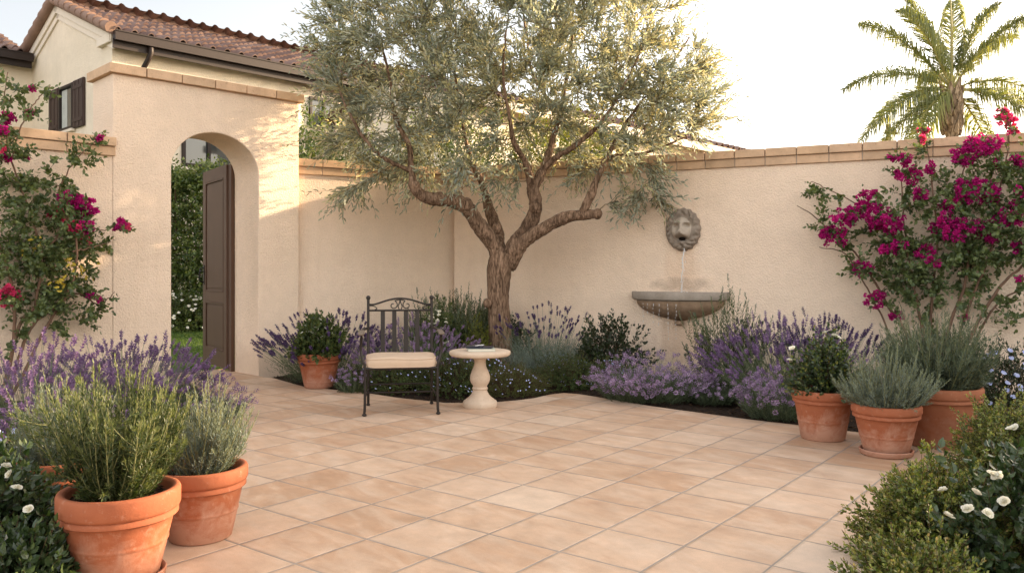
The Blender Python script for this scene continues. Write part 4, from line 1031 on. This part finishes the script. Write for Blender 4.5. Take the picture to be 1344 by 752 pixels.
pot(p,.232,.368,M['terra'],.075,(.18,.5),.66); mound(p,.225,.21,.37,420,'cover','thyme',.046,.028,7,.11,'oval',.34,3); blossoms(p,surf_pts(.25,.22,.37,14,.36,.5),.018,'white')
p=plant('potted_rose','dark green white flowered shrub in the left of the three right hand terracotta pots','potted plant',1080,575,PG)
pot(p,.224,.365,M['terra2'],.065,(.38,),.70); mound(p,.19,.18,.39,420,'rose','box',.036,.022,7,.12,'oval',.34,2,bumps=.2,inner=.3)
fl=[at(a,b,6.1)-np.array(p.location) for a,b in((1083,437),(1095,441),(1103,463),(1040,457),(1037,473),(1099,443))]; blossoms(p,fl,.026,'white',6,2)
p=plant('potted_lavender','silvery grey lavender in the middle right hand pot, on its saucer','potted plant',1163,596,PG)
pot(p,.224,.345,M['terra2'],.062,(.36,),.64,True); rosemary(p,260,.12,1.35,.22,.45,M['grey'],M['greytip'],.28,75,.020,.0033,bz=.2)
p=plant('potted_rosemary','wide dark rosemary in the big brown terracotta pot behind the saucer pot','potted plant',1230,583,PG)
pot(p,.295,.425,M['terra3'],.075,(),.70); rosemary(p,230,.17,1.15,.34,.60,M['rosemary_dark'],M['rosemary_dark'],.36,95,.030,.0046)
# ---------------------------------------------------------------- lavenders and bed plants
LG='lavender clumps in the flower beds'
def lav(label,px,Y,*a,**k):
    p=plant('lavender',label,'lavender',px,0,LG,Y); lavender(p,*a,**k); return p
lav('broad low mound of pinkish mauve lavender under the fountain basin',856,7.95,.68,.56,460,'lav_pink',sl=.055,sw=.017,loose=True,nf=420,ry=.42)
lav('tall purple lavender leaning left, right of the fountain basin',1022,7.8,.60,.84,420,'lav_purple',sl=.10,sw=.015,lean=(-.12,0),nf=330,ry=.4)
lav('dark violet lavender spikes close to the right wall behind the white flowered pot',1090,7.95,.42,.86,150,'lav_dark',sl=.10,sw=.016,nf=120,ry=.25)
lav('low lavender with pink florets spilling to the tile edge left of the right hand pots',1028,6.98,.40,.47,240,'lav_pink',sl=.04,sw=.019,loose=True,nf=240,ry=.3)
lav('grey lavender cushion with thin dark seed spikes, right of the olive trunk',717,9.6,.46,.94,110,'lav_dark',mfol='grey',sl=.06,sw=.014,nf=900,fol=.62,nzs=.1)
lav('dark violet lavender fanning behind the pot beside the gateway',432,9.15,.62,.86,300,'lav_dark',sl=.085,sw=.016,lean=(-.10,0),nf=240,ry=.35,spread=1.15)
lav('soft mauve lavender seen through the back of the iron chair',545,8.95,.66,.76,420,'lav_pink',sl=.07,sw=.014,nf=280,ry=.35)
lav('low sparse lavender tuft in the dark soil between the two mauve mounds',935,7.75,.26,.30,40,'lav_pink',sl=.035,sw=.015,loose=True,nf=260,ry=.2)
lav('small pink lavender tuft at the tile edge between the pot and the chair',463,8.45,.17,.30,50,'lav_pink',sl=.035,sw=.015,loose=True,nf=60)
lav('large purple lavender clump at the far left under the bougainvillea',40,5.7,.66,.82,420,'lav_purple',sl=.09,sw=.015,nf=300)
lav('purple lavender clump in front of the left pillar of the gateway',165,6.7,.62,.76,420,'lav_purple',sl=.085,sw=.015,nf=300)
lav('low lavender spilling over the tiles below the gateway opening',262,6.9,.44,.44,190,'lav_purple',sl=.05,sw=.014,nf=220,lean=(.18,0),loose=True)
lav('purple lavender rising behind the pale plant pot at left',88,4.95,.38,.58,150,'lav_purple',sl=.08,sw=.014,nf=180)
p=plant('rosemary_bush','dark upright rosemary bush left of the olive trunk in the back corner','shrub',598,0,None,10.15); rosemary(p,420,.32,.62,.4,1.0,M['rosemary'],M['rosemary_dark'],0,95,.038,.0085)
p=plant('rosemary_bush','loose rosemary bush with open stems right below the fountain basin','shrub',955,0,None,8.35); rosemary(p,60,.16,.55,.6,1.02,M['rosemary'],M['rosemary_dark'],0,85,.038,.008,lean=(-.05,0))
p=plant('chartreuse_shrub','small yellow green shrub touching the left side of the olive trunk','shrub',625,0,None,9.55); mound(p,.16,.14,.66,260,'chart','chart',.035,.018,7,.1,'kite',0,3)
p=plant('evergreen_shrub','dark round leaved shrub against the wall left of the fountain','shrub',797,0,None,9.25); mound(p,.34,.26,.62,420,'darkleaf','darkleaf',.045,.030,8,.17,'oval',0,2,bumps=.25)
p=plant('evergreen_shrub','dark leafy shrub low behind the olive trunk','shrub',672,0,None,10.3); mound(p,.3,.25,.6,240,'darkleaf','darkleaf',.045,.028,8,.15,'oval',0,2)
p=plant('flowering_shrub','light green shrub with white blossom behind the top rail of the chair','shrub',575,0,None,9.5); mound(p,.24,.2,.82,300,'cover','thyme',.042,.024,7,.13,'oval',0,3); blossoms(p,surf_pts(.22,.2,.80,26,0,.5),.024,'white',5,2)
CG='low flowering ground cover in the back bed'
def cover(label,px,Y,rx,ry,h,n,m='cover',mt='thyme',fl='blue',nf=60,fs=.013,**k):
    p=plant('ground_cover_plant',label,'plant',px,0,CG,Y); mound(p,rx,ry,h,n,m,mt,k.get('ll',.022),k.get('lw',.012),8,.09,'kite',0,3,bumps=.15,zlo=-.05)
    if fl: blossoms(p,surf_pts(rx,ry,h,max(49,int(nf*.65)),0,.15,1.02),fs*.9,fl)
    return p
cover('blue flowered ground cover in front of the mauve lavender, under the chair seat',520,8.55,.52,.30,.30,900,nf=80)
cover('blue flowered ground cover between chair and table',598,8.45,.34,.32,.36,650,nf=70)
cover('yellow green thyme like mound just right of the table pedestal',673,8.35,.33,.26,.26,900,'thyme','thyme','blue',26,.010,ll=.018,lw=.006)
cover('blue flowered ground cover right of the soil gap at the patio corner',748,8.85,.42,.32,.30,900,nf=95)
cover('low green cover with pale flowers in front of the grey lavender cushion',728,9.45,.36,.22,.30,420,nf=40)
cover('pale flowered green cover left of the table behind the baluster',640,9.0,.26,.2,.3,350,nf=34)
cover('low green cover at the foot of the dark round leaved shrub',800,8.75,.26,.2,.3,340,nf=26)
p=plant('plumbago','dark green bush dotted with pale blue flowers behind the big brown pot','shrub',1326,0,None,6.5); mound(p,.42,.34,.60,520,'darkleaf','rose',.036,.018,8,.15,'oval',0,2,bumps=.18)
blossoms(p,surf_pts(.42,.36,.62,75,0,.1,1.02),.021,'blue')
BG='clipped box like bushes at the right front corner'
def boxb(label,px,Y,rx,ry,h,n,fl=None,**k):
    p=plant('boxwood',label,'shrub',px,0,BG,Y); mound(p,rx,ry,h,n,'box','boxtip',.021,.0135,13,.10,'oval' if Y<4.5 else 'kite',0,4,bumps=.16,inner=.35,zlo=-.1)
    if fl: blossoms(p,[at(a,b,Yf)-np.array(p.location) for a,b,Yf in fl],.024,'white',6,2)
boxb('rounded box bush with yellowish tips at the right edge beside the big pot',1335,4.95,.36,.36,.46,1300,[(1331,561,4.6),(1319,603,4.6),(1325,563,4.6)])
boxb('box bush with white blooms at the bottom right corner, overhanging the tiles',1238,3.5,.32,.32,.40,1700,[(1212,737,3.05),(1208,738,3.06),(1238,644,3.25)])
boxb('box bush at the very bottom edge right of the open tiles',1200,2.95,.22,.18,.24,700)
p=plant('white_rose_bush','white flowered rose bush with dark leaves at the bottom right corner','rose bush',1352,0,'rose bushes at the front corners',3.30); mound(p,.36,.36,.46,520,'rose','darkleaf',.046,.030,9,.16,'oval',0,1,bumps=.15)
blossoms(p,[at(a,b,2.98)-np.array(p.location) for a,b in((1281,647),(1318,658),(1244,677),(1270,668),(1296,674),(1303,623),(1309,625))],.022,'white',6,3)
p=plant('white_rose_bush','cream flowered rose bush with dark leaves at the bottom left corner','rose bush',-30,0,'rose bushes at the front corners',3.5); mound(p,.25,.30,.38,420,'rose','cover',.048,.030,9,.16,'oval',0,2,bumps=.18)
blossoms(p,[at(a,b,3.2)-np.array(p.location) for a,b in((13,622),(38,668),(8,612),(2,706),(22,640))],.021,'white',6,3)
p=plant('evergreen_shrub','low dark leafy tuft at the bottom left corner in front of the cream rose','shrub',18,0,None,3.12); mound(p,.17,.15,.20,260,'rose','cover',.044,.028,8,.13,'oval',0,2)
p=plant('ground_cover_plant','light green cover with pale blue flowers at left edge behind the cream rose','plant',8,0,CG,4.55); mound(p,.32,.26,.34,420,'cover','thyme',.03,.017,8,.12,'oval',0,3); blossoms(p,surf_pts(.3,.26,.36,40,0,.2,1.03),.02,'blue')
# ---------------------------------------------------------------- bougainvilleas
def bougain(name,label,base,mapper,canes,blobs,clusters,pink,extra=None,dens=1.0,ylw=None):
    p=thing(name,label,'bougainvillea',(*base,-.02)); O=np.array(p.location)
    g=MB(); nodes=[];rad=[]
    for c in canes:
        P=np.array([mapper(a,b,o) for a,b,o,*_ in c]); r0=c[0][3] if len(c[0])>3 else .014
        P=smooth_path(P,len(c)*6); P+=rng.normal(0,.004,P.shape); R=np.linspace(r0,.004,len(P)); g.tubes(P-O,R,7); nodes+=list(P[len(P)//6:]); rad+=list(R[len(P)//6:])
    A=[];TW=[]
    for (px,py,r,n) in blobs:
        for _ in range(int(n*dens)):
            q=math.sqrt(rng.uniform(0,1))*r; a=rng.uniform(0,6.28); A.append(mapper(px+q*math.cos(a),py+q*math.sin(a),rng.uniform(.06,.48)))
    CL=[]
    for (px,py,r) in clusters: c_=mapper(px,py,rng.uniform(.22,.5)); CL.append((c_,r)); A.append(c_)
    A=np.array(A); h=MB(); Bv=grow(nodes,rad,A,h,K=6,rmax=.007,bow=.12,tipr=.0015,lift=.1,sides=4)
    h.v=[v-O for v in h.v]
    g.build('canes',M['cane'],p,smooth=True); h.build('twigs',M['cane'],p)
    # leaves along every twig
    b=[];d=[];l=[]
    for P in Bv:
        for _ in range(3):
            i=rng.integers(1,len(P)-1); b.append(P[i]); v=nrm(P[i+1]-P[i])+rng.normal(0,.6,3); v[1]-=.2; d.append(nrm(v)); l.append(rng.uniform(.08,.2))
        b.append(P[len(P)//2]); d.append(nrm(P[-1]-P[len(P)//2])); l.append(np.linalg.norm(P[-1]-P[len(P)//2])+.02)
    b=np.array(b)-O;d=np.array(d);l=np.array(l); bd=rng.normal(0,.12,(len(b),3))
    lf=MB(); leaves_on(lf,b,d,l,bd,7,.1,1,1.0,.050,.036,'oval',0,jit=.5,taper=.3,angj=.4)
    lf.build('leaves',M['bougleaf'],p)
    if ylw:
        y_=MB()
        for (px,py,r,n) in ylw:
            P=np.array([mapper(px+rng.normal(0,r*.5),py+rng.normal(0,r*.5),rng.uniform(.35,.55)) for _ in range(n)])-O
            D=rng.normal(0,1,(n,3)); D[:,2]-=.5; leaves(y_,P,D,np.c_[rng.normal(0,.4,n),-np.ones(n),rng.normal(0,.4,n)],.055,.026,'oval',0)
        y_.build('yellow_leaves',M['yleaf'],p)['label']='yellowed leaves'
    fl=[MB(),MB()]
    for i,(c,r) in enumerate(CL):
        Rm=r/F*c[1]*1.12; sub=max(4,int(26*(Rm/.12)**1.6))
        for _ in range(sub):
            v=rng.normal(0,1,3); v/=np.linalg.norm(v); s=c-O+v*np.array([1.15,.6,.8])*Rm*rng.uniform(.2,1)**.5
            k=15; u=rng.normal(0,1,(k,3)); u/=np.linalg.norm(u,axis=1,keepdims=True)
            P=s+u*.016; leaves(fl[1 if i in pink else 0],P-u*.008,nrm(u+rng.normal(0,.5,(k,3))),rng.normal(0,1,(k,3)),rng.uniform(.022,.034,k),rng.uniform(.020,.028,k),'oval',0,curl=.15)
    fl[0].build('flowers',M['bract'],p)
    if fl[1].n: fl[1].build('flowers',M['bractpink'],p)['label']='lighter pink flowers'
    return p
def mR(px,py,o): 
    return atR(px,py,o+.02)
bR=atR(1215,470,.35)
bougain('bougainvillea','magenta bougainvillea trained on the right wall above the terracotta pots',bR[:2],mR,
 [[(1205,520,.3,.018),(1190,440,.3),(1165,400,.2),(1130,340,.15),(1105,318,.15),(1070,285,.12),(1047,270,.1)],
  [(1215,520,.3,.02),(1212,440,.3),(1200,380,.25),(1190,320,.2),(1184,260,.2),(1185,215,.2)],
  [(1225,520,.3,.02),(1245,430,.3),(1268,370,.25),(1270,300,.2),(1262,240,.2),(1275,190,.2)],
  [(1235,520,.3,.022),(1275,440,.3),(1310,380,.25),(1345,345,.2),(1375,300,.2),(1390,240,.2)],
  [(1222,520,.3,.016),(1222,400,.2),(1230,330,.2),(1225,260,.2),(1218,200,.15),(1213,172,.1)],
  [(1240,520,.3,.016),(1262,430,.3),(1300,330,.25),(1310,260,.2),(1322,200,.2),(1320,160,.15)],
  [(1200,520,.3,.014),(1180,470,.3),(1150,400,.2),(1110,335,.15),(1075,325,.15)],
  [(1190,330,.2,.008),(1150,290,.2),(1110,260,.15),(1080,245,.15),(1064,238,.1)],
  [(1245,520,.3,.014),(1300,410,.2),(1340,380,.2),(1380,370,.2)]],
 [(1135,300,40,30),(1160,340,42,34),(1190,350,40,40),(1230,330,55,70),(1280,300,55,70),(1320,270,45,50),(1250,360,50,46),(1300,350,45,30),(1340,310,50,40),(1200,270,28,18),(1225,250,25,16),(1275,230,35,22),(1310,220,30,20),(1340,230,30,25),(1215,385,38,20),(1180,385,25,9),(1270,390,40,12),(1080,300,20,7),(1072,258,14,8),(1218,200,10,5),(1090,265,16,7),(1150,250,14,5),(1188,225,12,6),(1310,400,35,8),(1230,410,35,8),(1120,345,14,6),(1345,400,30,8)],
 [(1139,261,14),(1128,275,14),(1112,285,16),(1096,311,16),(1088,305,10),(1154,282,17),(1148,296,10),(1174,293,14),(1168,305,9),(1133,352,12),(1150,393,12),(1187,208,9),(1172,206,6),(1190,230,14),(1207,254,9),(1222,221,8),(1210,184,5),(1212,170,6),(1267,204,15),(1260,210,9),(1285,190,16),(1300,190,14),(1312,216,11),(1280,249,22),(1265,256,14),(1295,248,14),(1242,289,13),(1258,303,17),(1272,296,14),(1285,301,14),(1304,311,9),(1325,286,14),(1332,272,10),(1322,160,10),(1316,150,8),(1330,172,6),(1339,210,11),(1176,414,7),(1337,365,4),(1180,322,9),(1240,270,7),(1207,262,6),(1343,250,8),(1310,290,8),(1212,330,11),(1226,345,9),(1165,330,9),(1250,265,9),(1298,262,8),(1338,325,10),(1228,300,8),(1266,416,4)],
 {17,16,33,34,35},dens=.5)
def mL(px,py,o):
    # plane 0..0.5 m in front of the left wall
    k=(px-CX)/F; c=tl(0,.085-o-.02); d=np.array([S2,S2]); t=(k*c[1]-c[0])/(d[0]-k*d[1]); q=c+d*t; return at(px,py,q[1])
bL=mL(5,470,.35)
bougain('bougainvillea','magenta and pink bougainvillea climbing the left garden wall, some leaves turned yellow',bL[:2],mL,
 [[(2,530,.35,.018),(25,430,.3),(45,400,.3),(55,340,.3),(40,280,.3),(15,210,.25),(5,140,.2),(10,95,.15)],
  [(8,530,.35,.018),(35,440,.3),(70,405,.3),(100,385,.3),(130,400,.3),(150,383,.3)],
  [(0,530,.35,.02),(20,430,.3),(10,350,.3),(-20,280,.3),(-40,200,.2)],
  [(12,530,.35,.016),(60,430,.3),(95,370,.4),(100,310,.4),(75,260,.3),(100,210,.2),(128,183,.15)],
  [(60,330,.3,.01),(95,290,.4),(130,302,.4),(158,296,.4)],
  [(15,210,.2,.008),(30,160,.2),(50,130,.15),(66,112,.1)],
  [(95,330,.4,.009),(120,325,.4),(145,318,.4)]],
 [(60,310,48,75),(85,350,42,60),(50,370,45,50),(20,300,40,50),(15,240,34,34),(60,260,42,40),(95,400,34,22),(100,310,34,36),(20,400,30,14),(85,230,28,14),(110,200,20,8),(15,190,26,20),(8,120,20,14),(40,140,22,8),(70,425,30,8),(20,450,30,8),(125,320,20,9),(140,395,14,6),(125,190,10,6),(60,115,10,5),(-20,340,40,30),(70,400,34,22)],
 [(6,155,11),(4,172,8),(40,148,4),(6,209,7),(1,192,6),(33,206,4),(44,117,3),(130,181,3),(104,266,15),(92,262,12),(114,276,11),(74,281,8),(104,286,10),(112,298,9),(98,298,8),(92,291,7),(158,294,7),(165,297,6),(154,298,5),(111,316,6),(4,388,17),(119,387,3),(130,392,3)],
 {11,14,15,17,19,20,4},dens=.46,ylw=[(45,322,14,8),(32,330,10,6),(110,355,14,14),(78,370,14,16),(95,340,14,10)])
# ---------------------------------------------------------------- beyond the walls
def leafy(name,label,cat,X,Y,rx,ry,z0,z1,n,ll,lw,m='hedge',trunk=True,box=False,group=None,shoots=40):
    p=thing(name,label,cat,(X,Y,-.05),0,group); h=(z1-z0)/2; c=(z0+z1)/2+.05
    if box:
        q=rng.uniform(-1,1,(n,3)); f=rng.integers(0,3,n); s=np.where(rng.uniform(0,1,n)<.75,-1,1)
        f=np.where(rng.uniform(0,1,n)<.45,1,f)
        q[np.arange(n),f]=np.where(f==2,1,s)*rng.uniform(.78,1.0,n)
        bm=.10*np.sin(q[:,0]*9)+.07*np.sin(q[:,0]*23+q[:,2]*11)+.07*np.sin(q[:,2]*17+q[:,0]*5)
        B=q*np.array([rx,ry,h]); B[:,1]+=bm*np.sign(q[:,1]); B[:,2]+=bm*(q[:,2]>.5)*1.2+c; d=nrm(q*np.array([.6,1.2,1]))
    else:
        d=rand_dirs(n,-.8,1); a=np.arctan2(d[:,1],d[:,0]); bm=1+.13*np.sin(a*4+d[:,2]*6)+.10*np.sin(a*9+d[:,2]*13)+rng.normal(0,.06,n)
        B=d*np.array([rx,ry,h])*(rng.uniform(.3,1,n)**.5*bm)[:,None]; B[:,2]+=c
    D=nrm(d+rng.normal(0,.5,(n,3))+[0,0,.4]); L=np.full(n,ll*4)*rng.uniform(.6,1.5,n); bd=rng.normal(0,.1,(n,3))
    g=MB(); leaves_on(g,B,D,L,bd,7,.1,1,.9,ll,lw,'kite',0,taper=.2,angj=.4); g.build('foliage' if box else 'crown',M[m],p)
    g=MB(); k=26; 
    if trunk:
        g.tubes(np.array([[0,0,0],[.03,.02,z0*.6+.1],[0,0,c]]),np.array([.12,.10,.05]),8)
        dd=rand_dirs(k,-.1,1); g.tubes(curve_pts(np.tile([0,0,max(.3,z0)],(k,1)).astype(float),dd*np.array([rx,ry,h*1.2]),np.full(k,.85),rng.normal(0,.1,(k,3)),6),np.linspace(.035,.008,6)[None],5); g.build('trunk',M['woodstem'],p)
    else:
        xb=np.linspace(-rx*.9,rx*.9,k); Bq=np.c_[xb,np.zeros(k),np.zeros(k)]; g.tubes(curve_pts(Bq,np.c_[rng.normal(0,.1,(k,2)),np.ones(k)],np.full(k,(z1)*.9),rng.normal(0,.06,(k,3)),5),np.linspace(.04,.01,5)[None],6); g.build('stems',M['woodstem'],p)
    return p
leafy('hedge','tall green hedge beyond the lawn seen through the arched opening','hedge',-6.75,18.0,2.3,.45,.0,3.2,9000,.085,.055,box=True,trunk=False)
p=thing('white_flower_bush','white flowered low bush below the hedge, seen through the arch','shrub',(-6.9,17.15,-.03)); mound(p,1.0,.42,.74,1500,'hedge','cover',.05,.028,7,.16,'kite',0,2); blossoms(p,surf_pts(1.0,.42,.76,150,0,.05,1.03),.032,'white')
TGp='trees beyond the garden walls'
leafy('laurel_tree','dark green laurel crown above the wall right beside the gateway','tree',-3.35,14.3,1.25,.9,1.2,3.75,1500,.085,.04,'hedge',group=TGp)
leafy('laurel_tree','green laurel crown behind the left half of the olive crown','tree',-1.2,14.9,1.3,.9,1.2,3.95,1300,.085,.04,'hedge',group=TGp)
leafy('lemon_tree','bright yellow green tree above the coping behind the middle of the olive','tree',.95,14.9,1.15,.9,1.2,3.95,1400,.085,.045,'chart',group=TGp)
# grass
def grass():
    n=26000; x=rng.uniform(-10,-3.2,n); y=rng.uniform(10.4,17.6,n); ok=((x-TX)*-S2+(y-TY)*S2)>1.0; x=x[ok];y=y[ok];n=len(x)
    g=MB(); D=np.c_[rng.normal(0,.35,(n,2)),np.ones(n)]; leaves(g,np.c_[x,y,np.full(n,-.03)],D,np.c_[rng.normal(0,1,(n,2)),np.zeros(n)],rng.uniform(.03,.055,n),.014,'kite'); return g
tag(grass().build('grass',M['grass']),'short green lawn grass behind the gateway','grass',kind='stuff')
# ---------------------------------------------------------------- palm
PY=25.0; pc=at(1249,112,PY)
pm=thing('palm_tree','tall feathery palm tree rising beyond the right wall','palm tree',(pc[0],pc[1],-.08))
cz=pc[2]+.08
g=MB(); k=90; z=np.linspace(0,cz-.2,k); R=.20+.012*np.sin(z*22)+.012*np.sin(z*9); top_=np.clip((z-(cz-1.6))/.6,0,1); R=R*(1+.0*top_); P=np.c_[.05*np.sin(z*.6),.03*np.cos(z*.5),z]; g.tubes(P,R,18)
for i in range(46):
    a=i*2.4; zz=cz-1.5+1.35*i/46; r=.20+.03; 
    g.tubes(np.array([[r*.8*math.cos(a),r*.8*math.sin(a),zz],[ (r+.03)*math.cos(a),(r+.03)*math.sin(a),zz+.15],[(r+.09)*math.cos(a),(r+.09)*math.sin(a),zz+rng.uniform(.28,.42)]]),np.array([.10,.075,.02]),6)
g.build('trunk',M['palmbark'],pm,smooth=True,autosm=50)
nf=24
spec_=[]
fixed=[(180,30,3.35,.50),(196,2,2.9,.55),(165,55,3.4,.26),(10,24,3.4,.50),(-12,4,3.3,.50),(25,50,3.5,.28),(215,-15,2.6,.60),(150,-18,2.5,.6),(330,-5,2.9,.55),(125,72,3.6,.22),(60,70,3.6,.22),(200,62,3.3,.3),(340,58,3.3,.3),(90,-10,2.6,.6),(30,-20,2.6,.6),(80,40,3,.4),(110,20,3,.5),(0,72,3.4,.3)]
for az,el,L,dr_ in fixed: spec_.append((math.radians(az),math.radians(el),L*(1.32 if el>45 else 1.14),dr_*(1.25 if el>45 else 1.0)))
for (az,el,L,dr_) in spec_:
    D=np.array([math.cos(az)*math.cos(el),math.sin(az)*math.cos(el)*1.0,math.sin(el)])
    K=26; t=np.linspace(0,1,K)[:,None]
    P=np.array([0,0,cz-.15])+D*L*t+np.array([0,0,-1])*dr_*L*t**2.1
    g=MB(); g.tubes(P,np.linspace(.032,.006,K),6,mi=1)
    n=150; tt=np.linspace(.13,.99,n); ix=tt*(K-1); i0=np.minimum(ix.astype(int),K-2); fr=(ix-i0)[:,None]; Q=P[i0]*(1-fr)+P[i0+1]*fr; T=nrm(P[i0+1]-P[i0])
    side=nrm(np.cross(T,[0,0,1])); upv=np.cross(side,T)
    for s in(-1,1):
        for rep in range(1):
            dd=T*.62+side*s*rng.uniform(.45,.9,(n,1))+upv*rng.uniform(-.25,.45,(n,1)); dd=nrm(dd)
            L2=1.08*np.sin(np.clip(tt*.80+.16,0,1)*PI)**.55*rng.uniform(.85,1.1,n)
            # two segment leaflet, drooping
            mid=Q+dd*(L2*.38)[:,None]; d2=nrm(dd*.55+np.array([0,0,-1])*rng.uniform(1.2,2.2,(n,1)))
            nn=nrm(np.cross(dd,T)+rng.normal(0,.4,(n,3)))
            w=.028; S_=nrm(np.cross(dd,nn)); a_=Q; V=np.stack([a_-S_*w*.4,a_+S_*w*.4,mid+S_*w*.5,mid-S_*w*.5,mid+d2*(L2*.65)[:,None]],1).reshape(-1,3)
            b_=(np.arange(n)*5)[:,None]; g.add(V,np.array([[0,1,2,3]])+b_,np.array([[3,2,4]])+b_)
    g.build('frond',[M['palm'],M['palmrib']],pm)
g=MB(); g.tubes(np.array([[0,0,cz-.2],[.0,0,cz+1.6],[-.05,0,cz+3.3]]),np.array([.05,.035,.008]),8); g.build('spear_leaf',M['palmrib'],pm)
SKYMIX,SKYCOL,SKYSTR,SUNSTR,EXPO=.5,(8.0,7.2,6.4),.14,3.2,2.1
# ================================================================== LIGHT AND CAMERA
w=bpy.data.worlds.new('World'); scene.world=w; w.use_nodes=True; nt=w.node_tree; nt.nodes.clear()
sd=nrm(np.array([.92,.39])); SE=math.radians(14.6); az=math.atan2(sd[0],sd[1])
out=nt.nodes.new('ShaderNodeOutputWorld'); bg=nt.nodes.new('ShaderNodeBackground'); sk=nt.nodes.new('ShaderNodeTexSky')
sk.sky_type='NISHITA'; sk.sun_disc=False; sk.sun_elevation=SE; sk.sun_rotation=az; sk.air_density=1.0; sk.dust_density=4.0; sk.ozone_density=1.0
mx=nt.nodes.new('ShaderNodeMix'); mx.data_type='RGBA'; mx.inputs[0].default_value=SKYMIX; nt.links.new(sk.outputs[0],mx.inputs[6])
# thin bright haze: pale, strongest near the horizon
tc=nt.nodes.new('ShaderNodeTexCoord'); sp_=nt.nodes.new('ShaderNodeSeparateXYZ'); nt.links.new(tc.outputs['Generated'],sp_.inputs[0])
hz=ramp(nt,sp_.outputs[2],[(0.0,1.0),(.35,.62),(1.0,.36)])
hc=mixc(nt,1.0,hz,SKYCOL,'MULTIPLY'); nt.links.new(hc,mx.inputs[7])
vd=nt.nodes.new('ShaderNodeVectorMath'); vd.operation='DOT_PRODUCT'; nt.links.new(tc.outputs['Generated'],vd.inputs[0]); vd.inputs[1].default_value=tuple(nrm(np.array([-.62,.76,.18])))
dim=ramp(nt,vd.outputs['Value'],[(.45,(1,1,1)),(.82,(.58,.60,.62)),(1.0,(.40,.425,.45))])
fin=mixc(nt,1.0,mx.outputs[2],dim,'MULTIPLY'); nt.links.new(fin,bg.inputs[0]); bg.inputs[1].default_value=SKYSTR; nt.links.new(bg.outputs[0],out.inputs[0])
l=bpy.data.lights.new('sun','SUN'); l.energy=SUNSTR; l.angle=math.radians(1.2); l.color=(1,.75,.50); lo=bpy.data.objects.new('sun',l); COL.objects.link(lo)
dirv=Vector((sd[0]*math.cos(SE),sd[1]*math.cos(SE),math.sin(SE))); lo.rotation_euler=dirv.to_track_quat('Z','Y').to_euler()
cam=bpy.data.cameras.new('camera'); co=bpy.data.objects.new('camera',cam); COL.objects.link(co); scene.camera=co
co.location=(0,0,H); co.rotation_euler=(PI/2,0,0); cam.sensor_width=36; cam.lens=36*F/1344; cam.shift_y=-(376-HZ)/1344; cam.clip_end=1500; cam.clip_start=.05
vs=scene.view_settings; vs.view_transform='Standard'; vs.look='None'; vs.gamma=1; vs.use_curve_mapping=False; vs.exposure=EXPO
scene.render.engine='CYCLES'; scene.render.resolution_x=1024; scene.render.resolution_y=572
try: scene.cycles.max_bounces=8; scene.cycles.transparent_max_bounces=8
except: pass
